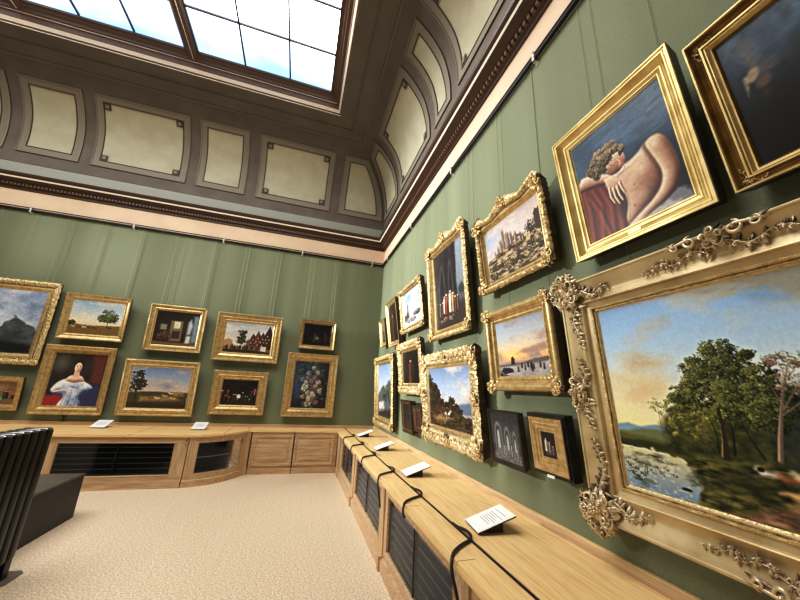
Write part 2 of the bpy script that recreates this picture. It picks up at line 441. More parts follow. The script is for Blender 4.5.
for i, (a, b) in enumerate(secs):
    mb = MB(); ys = []; y = -1.75 - .77
    while y > SKY_Y0 + .2: ys.append(y); y -= .77
    for j in (1, 2):
        x = a + (b - a) * j / 3; mb.box(x - .014, x + .014, SKY_Y0, -1.75, 7.345, 7.375)
    for y in ys: mb.box(a, b, y - .014, y + .014, 7.34, 7.372)
    mb.box(a, a + .02, SKY_Y0, -1.73, 7.33, 7.38); mb.box(b - .02, b, SKY_Y0, -1.73, 7.33, 7.38)
    w = struct(mb.build('window_%d' % (i + 1), M['bar'], auto=0))
    g = MB(); g.quad((a, SKY_Y0, 7.376), (b, SKY_Y0, 7.376), (b, -1.73, 7.376), (a, -1.73, 7.376)); g.build('glass_pane', M['skyglass'], w)

# ------------------------------------------------------------------ painter
class Art:
    def __init__(s, W, H, seed=0):
        s.W, s.H = W, H; s.r = np.random.RandomState(seed)
        s.X, s.Y = np.meshgrid((np.arange(W) + .5) / W, (np.arange(H) + .5) / H)
        s.a = W / H; s.img = np.zeros((H, W, 3))
    def noise(s, fx, fy, oct=4, gain=.55):
        out = np.zeros((s.H, s.W)); amp = 1; tot = 0
        for o in range(oct):
            nx, ny = max(2, int(fx * 2 ** o) + 2), max(2, int(fy * 2 ** o) + 2)
            g = s.r.rand(ny, nx); x = np.clip(s.X, 0, 1.9) % 1.0 * (nx - 1.001); y = s.Y * (ny - 1.001)
            xi, yi = x.astype(int), y.astype(int); u, v = x - xi, y - yi; u = u * u * (3 - 2 * u); v = v * v * (3 - 2 * v)
            n = (g[yi, xi] * (1 - u) + g[yi, xi + 1] * u) * (1 - v) + (g[yi + 1, xi] * (1 - u) + g[yi + 1, xi + 1] * u) * v
            out += n * amp; tot += amp; amp *= gain
        return out / tot
    def grad(s, stops, m=None, axis='Y'):
        t = getattr(s, axis); p = [q[0] for q in stops]
        c = np.stack([np.interp(t, p, [q[1][k] for q in stops]) for k in range(3)], -1)
        s.mix(np.ones((s.H, s.W)) if m is None else m, c)
    def mix(s, m, c):
        m = np.clip(m, 0, 1)[..., None]; s.img = s.img * (1 - m) + np.array(c, float) * m
    def mul(s, m, k): s.img *= (1 - np.clip(m, 0, 1) * (1 - k))[..., None]
    def poly(s, pts, soft=.004, wob=0, f=20):
        X, Y = s.X, s.Y
        if wob: X = X + (s.noise(f, f, 3) - .5) * wob; Y = Y + (s.noise(f, f, 3) - .5) * wob
        ins = np.zeros_like(X, bool); d = np.full_like(X, 9.0); n = len(pts)
        for i in range(n):
            (x0, y0), (x1, y1) = pts[i], pts[(i + 1) % n]
            if y0 != y1: ins ^= ((y0 > Y) != (y1 > Y)) & (X < (x1 - x0) * (Y - y0) / (y1 - y0) + x0)
            dx, dy = x1 - x0, y1 - y0; t = np.clip(((X - x0) * dx + (Y - y0) * dy) / (dx * dx + dy * dy + 1e-12), 0, 1)
            d = np.minimum(d, np.hypot(X - x0 - t * dx, Y - y0 - t * dy))
        return np.clip(np.where(ins, d, -d) / soft * .5 + .5, 0, 1)
    def rpoly(s, pts, soft=.006, n=5):
        out = []; L = len(pts)
        for i in range(L):
            p0, p1, p2, p3 = [pts[(i + k) % L] for k in (-1, 0, 1, 2)]
            for j in range(n):
                t = j / n; out.append(tuple(.5 * (2 * b + (c - a) * t + (2 * a - 5 * b + 4 * c - d) * t * t + (3 * b - a - 3 * c + d) * t ** 3) for a, b, c, d in zip(p0, p1, p2, p3)))
        return s.poly(out, soft)
    def ell(s, cx, cy, rx, ry, rot=0, soft=.25):
        c, n = math.cos(rot), math.sin(rot); dx, dy = (s.X - cx) * s.a, s.Y - cy
        u, v = (dx * c + dy * n) / (rx * s.a), (-dx * n + dy * c) / ry
        return np.clip((1 - np.hypot(u, v)) / soft, 0, 1)
    def line(s, pts, w0, w1=None, soft=.003):
        w1 = w0 if w1 is None else w1; m = np.zeros_like(s.X); n = len(pts) - 1
        for i in range(n):
            (x0, y0), (x1, y1) = pts[i], pts[i + 1]; dx, dy = (x1 - x0) * s.a, y1 - y0
            t = np.clip(((s.X - x0) * s.a * dx + (s.Y - y0) * dy) / (dx * dx + dy * dy + 1e-12), 0, 1)
            d = np.hypot((s.X - x0) * s.a - t * dx, s.Y - y0 - t * dy); k = (i + t) / n
            m = np.maximum(m, np.clip((w0 + (w1 - w0) * k - d) / soft, 0, 1))
        return m
    def dabs(s, cx, cy, rx, ry, n, size, cols, light=(-.5, -.7), rot=None, fill=1.0):
        """a mass of leaf-like touches, lit from one side"""
        for _ in range(n):
            a = s.r.rand() * 6.283; q = math.sqrt(s.r.rand()) * fill; ux, uy = q * math.cos(a), q * math.sin(a)
            x, y = cx + ux * rx, cy + uy * ry; sz = size * (.5 + s.r.rand())
            k = .5 + .5 * (ux * light[0] + uy * light[1]) + s.r.randn() * .22; k = min(max(k, 0), .999) * (len(cols) - 1)
            i = int(k); t = k - i; c = np.array(cols[i]) * (1 - t) + np.array(cols[min(i + 1, len(cols) - 1)]) * t
            x0, x1 = int((x - sz / s.a * 1.5) * s.W), int((x + sz / s.a * 1.5) * s.W) + 2; y0, y1 = int((y - sz * 1.5) * s.H), int((y + sz * 1.5) * s.H) + 2
            x0, y0 = max(x0, 0), max(y0, 0)
            if x0 >= min(x1, s.W) or y0 >= min(y1, s.H): continue
            X, Y = s.X[y0:y1, x0:x1], s.Y[y0:y1, x0:x1]
            r = s.r.rand() * 3.14 if rot is None else rot; cc, nn = math.cos(r), math.sin(r); dx, dy = (X - x) * s.a, Y - y
            m = np.clip((1 - np.hypot((dx * cc + dy * nn) / sz, (-dx * nn + dy * cc) / (sz * .6))) * 2.2, 0, 1)[..., None] * .85
            s.img[y0:y1, x0:x1] = s.img[y0:y1, x0:x1] * (1 - m) + c * m
    def clouds(s, cols, fx=2, fy=4, lo=.45, hi=.65, m=1):
        n = s.noise(fx, fy, 5); t = np.clip((n - lo) / (hi - lo), 0, 1) * m; n2 = np.clip(s.noise(fx * 2, fy * 2, 4) * 1.6 - .3, 0, 1)[..., None]
        s.mix(t, np.array(cols[0]) * (1 - n2) + np.array(cols[1]) * n2)
    def blur(s, m, r):
        n = max(1, int(r * s.H))
        for _ in range(3):
            for ax in (0, 1):
                p = np.pad(m, [(n + 1, n) if a == ax else (0, 0) for a in (0, 1)], 'edge'); c = p.cumsum(ax)
                m = (np.take(c, range(2 * n + 1, c.shape[ax]), ax) - np.take(c, range(0, c.shape[ax] - 2 * n - 1), ax)) / (2 * n + 1)
        return m
    def solid(s, m, cols, r=.03, light=(-.5, -.8), k=1.0, tex=0):
        """fill a mask as a rounded form lit from one side: cols go from shadow to light"""
        h = s.blur(m, r) + s.blur(m, r * .4) * .3; gy, gx = np.gradient(h); q = r * s.H * 1.6 * k
        t = .55 - (gx * light[0] + gy * light[1]) * q
        if tex: t = t + (s.noise(8, 8, 4) - .5) * tex
        t = np.clip(t, 0, 1); p = np.linspace(0, 1, len(cols)); c = np.stack([np.interp(t, p, [q_[i] for q_ in cols]) for i in range(3)], -1)
        s.mix(m, c)
    def crown(s, cx, cy, rx, ry, n, cs, cols, size=.007, light=(-.6, -.6), dens=16, fill=1.0):
        """tree crown: many small leafy clumps, each lit on its own, the lower ones darker"""
        P = []
        for _ in range(n):
            a = s.r.rand() * 6.283; q = math.sqrt(s.r.rand()) * fill * (.8 + .35 * s.r.rand()); P.append((q * math.cos(a), q * math.sin(a)))
        P.sort(key=lambda p: -p[1])
        for ux, uy in P:
            g = .5 + .32 * (ux * light[0] + uy * light[1]) + s.r.randn() * .12; g = min(max(g, .05), .95)
            L = len(cols) - 1; lo = max(0, g - .35) * L; hi = min(1, g + .3) * L
            f = lambda v: list(np.array(cols[int(min(v, L - 1e-6))]) * (1 - v % 1) + np.array(cols[min(int(v) + 1, L)]) * (v % 1))
            s.dabs(cx + ux * rx, cy + uy * ry, cs * (.7 + .6 * s.r.rand()), cs * .75, dens, size, [f(lo), f((lo + hi) / 2), f(hi)], light)
    def grain(s, k=.05, f=60): s.img *= (1 + (s.noise(f * s.a, f, 2) - .5) * 2 * k)[..., None]

def canvas(name, art, w, h, gain=1.0, rough=.35, parent=None, loc=(0, 0, 0)):
    """flat painted canvas: a fine grid carrying the picture as a colour attribute; x right, z up, faces -y"""
    W, H = art.W, art.H; me = bpy.data.meshes.new(name)
    xs = (np.arange(W + 1) / W - .5) * w; zs = h * (1 - np.arange(H + 1) / H)
    X, Z = np.meshgrid(xs, zs); co = np.stack([X, np.zeros_like(X), Z], -1).reshape(-1, 3)
    i = np.arange(H)[:, None] * (W + 1) + np.arange(W)[None]; q = np.stack([i, i + W + 1, i + W + 2, i + 1], -1).reshape(-1, 4)
    me.vertices.add(len(co)); me.vertices.foreach_set('co', co.ravel()); me.loops.add(q.size); me.loops.foreach_set('vertex_index', q.ravel())
    me.polygons.add(len(q)); me.polygons.foreach_set('loop_start', np.arange(len(q)) * 4); me.polygons.foreach_set('loop_total', np.full(len(q), 4)); me.update(calc_edges=True)
    if art.H > 50:   # crisp small touches
        art.img = art.img + (art.img - np.stack([art.blur(art.img[..., i], .012) for i in range(3)], -1)) * .6
        art.img = art.img * (1 + (art.noise(W / 3, H / 3, 2) - .5) * .07)[..., None]
    pad = np.pad(art.img, ((0, 1), (0, 1), (0, 0)), 'edge'); c = np.clip(pad / 255.0, 0, 1)
    c = np.where(c <= .04045, c / 12.92, ((c + .055) / 1.055) ** 2.4) * gain
    c = np.clip(c, 0, .9); col = np.concatenate([c, np.ones(c.shape[:2] + (1,))], -1)
    at = me.color_attributes.new('Paint', 'FLOAT_COLOR', 'POINT'); at.data.foreach_set('color', col.ravel().astype(np.float32))
    if rough not in PAINTM:
        T = NT('oil paint'); p = principled(T, Roughness=rough, Specular_IOR_Level=.3)
        a = T.add('Attribute', attribute_name='Paint'); T.link(a.outputs['Color'], p.inputs['Base Color'])
        tc = T.add('TexCoord'); nz = T.add('TexNoise', Scale=90, Detail=2); T.link(tc.outputs['Object'], nz.inputs['Vector'])
        b = T.add('Bump', Strength=.08, Distance=.003); T.link(nz.outputs[0], b.inputs['Height']); T.link(b.outputs[0], p.inputs['Normal'])
        PAINTM[rough] = T.m
    me.materials.append(PAINTM[rough])
    o = bpy.data.objects.new(name, me); COL.objects.link(o); o.parent = parent; o.location = loc
    return o
PAINTM = {}
# ------------------------------------------------------------------ pictures
def tree(A, x, y, rx, ry, cols, n=500, size=.012, trunk=None, tc=(60, 48, 34), tw=.008):
    if trunk: A.mix(A.line([(x, y), (x + (trunk[0] - x) * .5 + .005, (y + trunk[1]) / 2), trunk], tw * .6, tw), tc)
    for _ in range(7):
        a = A.r.rand() * 6.28; q = .55 * A.r.rand() ** .5
        A.dabs(x + rx * q * math.cos(a), y + ry * q * math.sin(a), rx * .55, ry * .5, n // 7, size, cols)

def person(A, x, y, h, c, skin=(206, 166, 136), lean=0):
    """small painted figure standing on y, h tall"""
    a = 1 / A.a; w = h * .34 * a; d = [q * .5 for q in c]; l = [min(255, q * 1.15) for q in c]
    A.mix(A.rpoly([(x - w * .5, y), (x - w * .62, y - h * .35), (x - w * .42, y - h * .62), (x - w * .5 + lean, y - h * .8), (x + lean, y - h * .86), (x + w * .5 + lean, y - h * .8), (x + w * .42, y - h * .6), (x + w * .6, y - h * .3), (x + w * .5, y)], .012), d)
    A.mix(A.line([(x - w * .2, y - h * .05), (x - w * .2, y - h * .4), (x - w * .12 + lean, y - h * .78)], w * .3 / a, w * .24 / a, .012), c)
    A.mix(A.line([(x - w * .3, y - h * .5), (x - w * .25 + lean, y - h * .78)], w * .1 / a, w * .12 / a, .012), l)
    A.mix(A.line([(x + w * .3, y - h * .76), (x + w * .62, y - h * .5)], w * .13 / a, w * .1 / a, .01), [q * .75 for q in c])
    A.mix(A.ell(x + lean, y - h * .93, w * .26, h * .085, 0, .3), skin); A.mix(A.ell(x + lean, y - h * .985, w * .28, h * .05, 0, .4), (50, 40, 34))
def beast(A, x, y, L, c, rider=None, face=-1):
    """small painted horse or cow, L long, feet on y"""
    h = L * A.a * .62; d = [q * .55 for q in c]
    for k in (-.36, -.26, .24, .34): A.mix(A.line([(x + k * L, y - h * .45), (x + k * L + .01 * face, y - h * .2), (x + k * L, y)], L * A.a * .05, L * A.a * .025, .008), d)
    A.mix(A.rpoly([(x - .42 * L, y - h * .72), (x - .2 * L, y - h * .82), (x + .1 * L, y - h * .78), (x + .4 * L, y - h * .82), (x + .46 * L, y - h * .6), (x + .3 * L, y - h * .4), (x, y - h * .36), (x - .36 * L, y - h * .42)], .012), c)
    A.mix(A.ell(x, y - h * .45, L * .3, h * .1, 0, .8) * .6, d)
    A.mix(A.rpoly([(x + face * .34 * L, y - h * .8), (x + face * .5 * L, y - h * 1.15), (x + face * .6 * L, y - h * 1.15), (x + face * .72 * L, y - h * .9), (x + face * .66 * L, y - h * .84), (x + face * .54 * L, y - h * .95), (x + face * .44 * L, y - h * .55)], .010), c)
    A.mix(A.line([(x - face * .44 * L, y - h * .75), (x - face * .52 * L, y - h * .35)], L * A.a * .03, L * A.a * .02, .008), d)
    if rider: person(A, x - .02 * L, y - h * .5, h * 1.15, rider)
def rough(A, m, a, b, f=30, g=40, k=2.4):
    n = np.clip(A.noise(f, g, 3) * k - k / 2 + .5, 0, 1)[..., None]; A.mix(m, np.array(a, float) * (1 - n) + np.array(b, float) * n)

def art_river():
    A = Art(420, 300, 3)
    A.grad([(0, (134, 172, 218)), (.18, (160, 192, 228)), (.34, (190, 210, 226)), (.48, (214, 214, 198)), (.66, (240, 226, 174)), (1, (210, 200, 160))])
    A.mix(np.clip((.28 - A.X) * 2.2, 0, .6) * np.clip(A.Y * 2 - .5, 0, 1), (240, 216, 160))
    n = A.noise(5, 9, 5)
    def cloud(pts, c1, c2, s=.05):
        m = A.poly(pts, .05, .12, 9) * np.clip(n * 4 - 1.0, 0, 1); A.mix(m, c1); k = A.poly([(x, y - .03) for x, y in pts], .06, .1, 7) * .85; A.mix(m * k, c2)
    cloud([(.27, -.03), (.33, .05), (.4, .1), (.47, .165), (.53, .13), (.6, .17), (.66, .2), (.8, .26), (1.0, .2), (1.0, -.1), (.3, -.1)], (216, 204, 180), (142, 144, 138))
    A.mix(A.poly([(.52, .05), (.57, .07), (.6, .12), (.56, .12), (.52, .08)], .03, .04), (120, 160, 210))
    cloud([(.2, .12), (.25, .11), (.28, .15), (.24, .17)], (176, 178, 176), (150, 156, 160)); cloud([(.12, .17), (.2, .15), (.2, .19), (.13, .2)], (186, 186, 180), (160, 164, 162))
    cloud([(.05, .3), (.12, .27), (.2, .26), (.24, .35), (.2, .4), (.1, .36)], (214, 196, 160), (172, 166, 148)); cloud([(.02, .42), (.14, .42), (.22, .48), (.2, .54), (.06, .52)], (226, 204, 160), (204, 180, 140))
    # far hills, meadow
    A.mix(A.poly([(0, .675), (.05, .665), (.1, .675), (.16, .66), (.24, .68), (.24, .73), (0, .73)], .006, .01), (128, 150, 166))
    A.mix(A.poly([(.05, .7), (.16, .68), (.3, .67), (.3, .76), (0, .76), (0, .71)], .008, .015), (106, 116, 82))
    A.mix(A.poly([(0, .715), (.12, .73), (.3, .75), (.5, .73), (1, .72), (1, 1), (0, 1)], .008, .015), (88, 88, 44))
    A.mix(A.poly([(0, .745), (.2, .755), (.3, .8), (.2, .785), (0, .78)], .006, .015), (50, 56, 30))
    # wood behind
    wood = A.poly([(.2, .62), (.28, .54), (.4, .5), (.6, .48), (.8, .4), (1, .38), (1, .8), (.2, .77)], .02, .06, 14)
    g = A.noise(40, 40, 4)[..., None]; A.mix(wood, np.array((18, 24, 16)) * (1 - g) + np.array((84, 84, 42)) * g * 1.1)
    A.mix(A.poly([(.48, .5), (.7, .45), (1, .42), (1, .8), (.5, .78)], .06, .05) * .6, (38, 46, 62))
    A.mix(A.ell(.3, .64, .08, .1, 0, .7) * .5, (150, 134, 66))
    lt = [(40, 46, 22), (74, 80, 38), (120, 118, 58), (196, 184, 108)]
    for x, y, rx, ry, n in ((.235, .57, .035, .07, 26), (.285, .56, .04, .09, 34), (.25, .66, .05, .06, 26), (.32, .64, .05, .08, 30)): A.crown(x, y, rx, ry, n, .014, lt, .0055)
    for x in (.235, .262, .3, .31): A.mix(A.line([(x, .56), (x + .004, .76)], .0022), (84, 74, 48))
    A.crown(.177, .565, .028, .055, 16, .011, [(96, 98, 50), (150, 150, 84), (214, 204, 130)], .005, dens=9); A.mix(A.line([(.178, .54), (.181, .64), (.175, .75)], .0022), (88, 78, 52))
    dk = [(14, 18, 12), (26, 32, 18), (44, 52, 26), (74, 80, 40), (122, 122, 66), (176, 168, 104)]
    A.mix(A.line([(.385, .3), (.38, .5), (.37, .64), (.362, .77)], .005, .013), (42, 34, 28))
    for p in ([(.375, .5), (.33, .42), (.3, .4)], [(.38, .45), (.43, .38), (.46, .34)], [(.378, .55), (.44, .48), (.49, .42)], [(.376, .55), (.32, .52), (.28, .5)]): A.mix(A.line(p, .005, .002), (40, 32, 26))
    for x, y, rx, ry, n in ((.405, .31, .045, .055, 60), (.34, .38, .05, .05, 56), (.44, .38, .05, .06, 56), (.385, .42, .09, .09, 150), (.3, .47, .055, .035, 40), (.33, .52, .09, .05, 80), (.44, .5, .07, .07, 90), (.5, .41, .03, .04, 26), (.47, .33, .022, .018, 12), (.5, .48, .05, .06, 50), (.262, .52, .03, .03, 18), (.43, .58, .1, .05, 70), (.5, .57, .06, .06, 60)):
        A.crown(x, y, rx, ry, n, .0155, dk, .0052, (-.8, -.45), 20)
    A.mix(A.line([(.372, .56), (.37, .64), (.36, .77)], .007, .012), (52, 42, 32)); A.mix(A.line([(.366, .62), (.36, .7), (.35, .765)], .002, .004), (146, 126, 90))
    A.mix(A.line([(.39, .55), (.395, .65), (.385, .75)], .003, .006), (30, 25, 22)); A.mix(A.line([(.34, .6), (.35, .68), (.345, .75)], .003, .005), (36, 30, 24)); A.mix(A.line([(.42, .6), (.435, .68), (.455, .75)], .003, .006), (36, 32, 28))
    # bare and russet trees on the right
    br = (112, 98, 84)
    for p in ([(.56, .38), (.535, .48), (.515, .58), (.5, .66), (.487, .745)], ): A.mix(A.line(p, .003, .011), (96, 84, 72)); A.mix(A.line([(x - .003, y) for x, y in p], .001, .004), (168, 150, 124))
    for p in ([(.6, .37), (.57, .45), (.525, .55)], [(.5, .4), (.515, .47), (.527, .54)], [(.54, .34), (.548, .4), (.543, .46)], [(.63, .42), (.58, .5), (.52, .57)], [(.58, .35), (.57, .4), (.556, .42)], [(.52, .38), (.54, .43), (.54, .47)]): A.mix(A.line(p, .0015, .004), br)
    rs = [(58, 56, 50), (96, 84, 70), (142, 120, 98), (186, 168, 146)]
    for x, y, rx, ry, n in ((.545, .36, .035, .03, 26), (.595, .37, .045, .035, 34), (.66, .42, .06, .06, 50), (.56, .44, .04, .04, 22), (.62, .48, .06, .05, 40)): A.crown(x, y, rx, ry, n, .013, rs, .0042, dens=9)
    for x, y, rx, ry, n in ((.75, .45, .08, .12, 110), (.86, .4, .08, .18, 130), (.95, .45, .08, .2, 130), (.7, .58, .1, .1, 100)): A.crown(x, y, rx, ry, n, .018, dk, .006)
    # river
    W = A.poly([(0, .785), (.1, .79), (.19, .797), (.24, .83), (.29, .87), (.27, .93), (.24, 1.0), (0, 1.0)], .005, .05, 30)
    A.mix(W, (196, 188, 150)); A.mix(W * np.clip((A.Y - .81) * 9, 0, 1), (150, 160, 160)); A.mix(W * np.clip((A.Y - .9) * 9, 0, 1), (112, 136, 166))
    A.mix(W * np.clip(A.noise(10, 22, 4) * 5 - 2.9, 0, 1) * .8, (56, 62, 46))
    A.mix(A.line([(0, .79), (.1, .793), (.18, .802)], .0035), (236, 224, 180))
    A.crown(.05, .9, .06, .05, 26, .013, [(34, 38, 22), (64, 66, 34), (118, 116, 66)], .005, dens=8); A.crown(.15, .885, .07, .022, 16, .010, [(48, 52, 34), (96, 100, 62)], .004, dens=6); A.mix(W * np.clip(A.noise(60, 90, 3) * 5 - 3.1, 0, .6), (196, 200, 180))
    A.mix(A.ell(.222, .945, .02, .01, 0, .4), (24, 22, 20))
    # grassy bank, path
    B = A.poly([(.24, .8), (.36, .775), (.5, .77), (1, .76), (1, .9), (.5, .92), (.42, .94), (.34, 1.0), (.25, 1.0), (.27, .9)], .01, .03, 16)
    g = np.clip(A.noise(30, 60, 4) * 2.2 - .6, 0, 1)[..., None]; A.mix(B, np.array((26, 30, 16)) * (1 - g) + np.array((112, 106, 54)) * g)
    A.mix(A.poly([(.36, .79), (.5, .83), (.45, .9), (.3, .9)], .03, .05) * .6, (34, 38, 22))
    P = A.poly([(.5, .86), (.56, .82), (.7, .8), (1, .78), (1, 1), (.33, 1), (.42, .95), (.5, .91)], .01, .03, 12)
    g = np.clip(A.noise(30, 60, 4) * 2 - .5, 0, 1)[..., None]; A.mix(P, np.array((84, 62, 46)) * (1 - g) + np.array((160, 128, 98)) * g)
    A.mix(A.poly([(.47, .87), (.53, .85), (.62, .86), (.56, .885)], .01, .02), (214, 176, 120))
    for x, c in ((.455, (222, 212, 198)), (.5, (150, 96, 66)), (.53, (206, 190, 170)), (.56, (110, 74, 54)), (.59, (210, 190, 160))):
        beast(A, x, .825 + .01 * math.sin(x * 90), .042, c)
    A.mix(A.ell(.438, .79, .01, .012, 0, .3), (40, 26, 22))
    A.grain(.02, 90); return A

def art_sleeper():
    A = Art(200, 240, 11)
    A.grad([(0, (96, 118, 146)), (.25, (84, 106, 134)), (.5, (48, 58, 76)), (.8, (30, 32, 42)), (1, (34, 30, 36))])
    A.mix(np.clip((A.X - .55) * 1.4, 0, .45) * np.clip(1 - A.Y * 2, 0, 1), (104, 122, 140))
    X0 = A.X.copy(); A.X = (A.X + A.Y * .8); n = A.noise(5, 26, 3); A.X = X0; A.img *= (1 + (n - .5) * .35)[..., None]
    A.mix(A.ell(.12, .12, .25, .3, 0, .9) * .5, (50, 60, 78))
    # white cloth, bottom right
    A.mix(A.poly([(.46, 1.02), (.56, .93), (.74, .9), (.95, .9), (1, .95), (1, 1.02)], .015, .04), (120, 122, 132)); A.mix(A.poly([(.55, 1.02), (.62, .96), (.8, .95), (.9, .98), (.9, 1.02)], .02, .05), (182, 180, 184))
    fl = [(58, 34, 30), (120, 80, 64), (178, 136, 112), (214, 180, 154), (236, 212, 188)]
    # red drapery over the rest
    D = A.poly([(-.02, .46), (.1, .46), (.2, .5), (.32, .54), (.42, .66), (.46, .8), (.47, .92), (.42, 1.02), (-.02, 1.02)], .014, .03)
    A.mix(D, (104, 44, 38))
    for p in ([(.04, .5), (.06, .7), (.03, .98)], [(.14, .52), (.2, .7), (.14, 1.0)], [(.24, .56), (.3, .76), (.26, 1.0)], [(.34, .64), (.38, .8), (.36, 1.0)], [(.08, .56), (.16, .74), (.22, 1.0)]):
        A.mix(D * A.line(p, .018, .03, .03) * .7, (160, 84, 70)); A.mix(D * A.line([(x + .045, y + .01) for x, y in p], .014, .024, .03) * .8, (52, 22, 24))
    A.mix(A.poly([(.36, .62), (.48, .66), (.54, .82), (.5, 1.0), (.4, .9)], .04, .04) * .8, (40, 26, 28))
    # torso, then the arm along its right side
    T = A.rpoly([(.40, .5), (.5, .48), (.6, .475), (.68, .455), (.76, .42), (.84, .42), (.9, .5), (.9, .64), (.84, .78), (.72, .88), (.58, .95), (.46, 1.0), (.43, .93), (.47, .83), (.475, .74), (.44, .64), (.4, .56)], .012)
    A.solid(T, fl, .09, (-.35, -.6), .8, .1)
    A.mix(T * A.ell(.66, .58, .11, .09, -.5, .9) * .7, (232, 206, 182)); A.mix(T * A.ell(.56, .62, .06, .07, -.3, .9) * .5, (220, 188, 162)); A.mix(T * A.ell(.6, .8, .1, .08, -.6, .9) * .5, (218, 186, 160))
    A.mix(T * A.line([(.77, .56), (.76, .64), (.7, .70), (.6, .735), (.53, .73)], .008, .014, .04) * .55, (128, 88, 72))
    A.mix(T * A.line([(.61, .56), (.6, .66), (.575, .78), (.54, .9)], .004, .006, .03) * .35, (128, 88, 72))
    A.mix(T * A.line([(.46, .62), (.495, .72), (.49, .84), (.45, .95)], .014, .014, .03) * .6, (96, 62, 52))
    A.mix(T * A.ell(.578, .69, .009, .009, 0, .5) * .8, (140, 84, 72)); A.mix(T * A.ell(.535, .86, .008, .014, .3, .5) * .8, (84, 52, 44))
    A.mix(T * A.line([(.44, .55), (.52, .53), (.62, .52), (.7, .49)], .02, .006, .035) * .6, (110, 74, 62))
    R = A.rpoly([(.76, .43), (.82, .405), (.89, .425), (.94, .51), (.965, .64), (.965, .77), (.92, .87), (.82, .93), (.66, .975), (.5, 1.03), (.4, 1.03), (.45, .985), (.58, .93), (.7, .88), (.79, .81), (.825, .72), (.81, .62), (.78, .52)], .010)
    A.mix(A.blur(np.roll(R, (-2, -7), (0, 1)), .012) * T * .75, (84, 54, 46))
    A.solid(R, fl, .05, (-.55, -.6), .9, .08); A.mix(R * A.ell(.83, .47, .06, .05, .4, .9) * .7, (238, 214, 192))
    # folded forearm and hand
    F = A.poly([(0, .4), (.05, .355), (.14, .365), (.24, .41), (.36, .47), (.42, .54), (.36, .57), (.24, .53), (.1, .5), (.0, .48)], .012); A.solid(F, fl, .03, (-.2, -.9), 1.0)
    Hn = A.poly([(.3, .49), (.38, .5), (.46, .58), (.45, .66), (.36, .67), (.31, .58)], .012); A.solid(Hn, fl[1:], .03, (-.3, -.8))
    for p in ([(.335, .6), (.33, .68), (.355, .75)], [(.375, .62), (.375, .7), (.4, .775)], [(.415, .62), (.42, .7), (.44, .76)], [(.45, .6), (.46, .66), (.475, .71)]): A.solid(A.line(p, .0165, .010, .006), fl[1:], .012, (-.7, -.4)); A.mix(A.line([(x - .02, y) for x, y in p], .0025, .0025, .008) * .8, (84, 50, 44))
    # head leaning on the arm
    Hd = A.ell(.45, .415, .115, .102, .75, .1); A.solid(Hd, fl, .06, (-.1, -.8), .6)
    A.mix(Hd * A.ell(.40, .45, .06, .05, .2, .8) * .6, (150, 100, 84)); A.mix(A.ell(.505, .455, .04, .035, .4, .6) * .7, (206, 128, 110))
    A.mix(A.line([(.40, .405), (.43, .425), (.46, .42)], .0045, .0035, .006), (64, 38, 34)); A.mix(A.line([(.395, .375), (.43, .385), (.465, .385)], .005, .004, .008) * .6, (110, 76, 60)); A.mix(A.line([(.485, .36), (.515, .375), (.53, .37)], .004, .004, .006) * .7, (84, 54, 46))
    A.mix(A.line([(.475, .39), (.505, .43), (.495, .45)], .008, .010, .01) * .8, (236, 204, 178)); A.mix(A.line([(.487, .46), (.50, .463), (.512, .455)], .004, .004, .006) * .8, (110, 66, 56)); A.mix(A.line([(.475, .487), (.505, .485), (.53, .47)], .006, .003, .006), (154, 70, 62)); A.mix(A.line([(.44, .52), (.5, .53), (.54, .5)], .008, .008, .02) * .7, (110, 70, 58))
    hr = [(38, 30, 26), (74, 60, 46), (116, 98, 78), (158, 142, 116), (196, 182, 156)]
    for x, y, rx, ry, n in ((.22, .4, .05, .05, 16), (.22, .34, .08, .07, 34), (.3, .37, .06, .06, 26), (.3, .28, .1, .06, 44), (.4, .26, .1, .05, 40), (.36, .32, .08, .05, 34), (.48, .295, .05, .03, 14), (.53, .33, .02, .025, 5)):
        A.crown(x, y, rx, ry, n, .028, hr, .016, (-.1, -.9), 10)
    A.grain(.06, 40); return A

def art_cliff():
    A = Art(190, 130, 5)
    A.grad([(0, (84, 104, 128)), (.25, (60, 76, 98)), (.5, (24, 28, 36)), (1, (12, 12, 16))])
    A.mix(np.clip((A.X - .3) * 1.5, 0, .6) * np.clip(.6 - A.Y, 0, 1) * 2, (110, 124, 138)); A.img *= (1 + (A.noise(20, 8, 4) - .5) * .7)[..., None]
    A.mix(A.poly([(.05, .12), (.09, .1), (.11, .3), (.13, .4), (.07, .42)], .02, .05) * .7, (104, 98, 92))
    A.mix(A.ell(.07, .37, .022, .06, .3, .4), (150, 134, 118)); A.mix(A.line([(.05, .36), (.045, .44), (.04, .5)], .02, .008, .02), (168, 150, 134)); A.mix(A.ell(.09, .45, .03, .06, .2, .5), (90, 72, 62)); A.mix(A.ell(.085, .55, .02, .05, .2, .6) * .6, (100, 54, 48))
    A.mix(A.poly([(.0, .62), (.3, .5), (1, .4), (1, 1), (0, 1)], .08, .08), (9, 10, 14)); A.mix(A.ell(.6, .45, .1, .2, 0, .6) * .6, (130, 104, 84)); A.mix(A.ell(.68, .38, .05, .1, 0, .6) * .6, (160, 130, 104))
    A.grain(.08, 40); return A

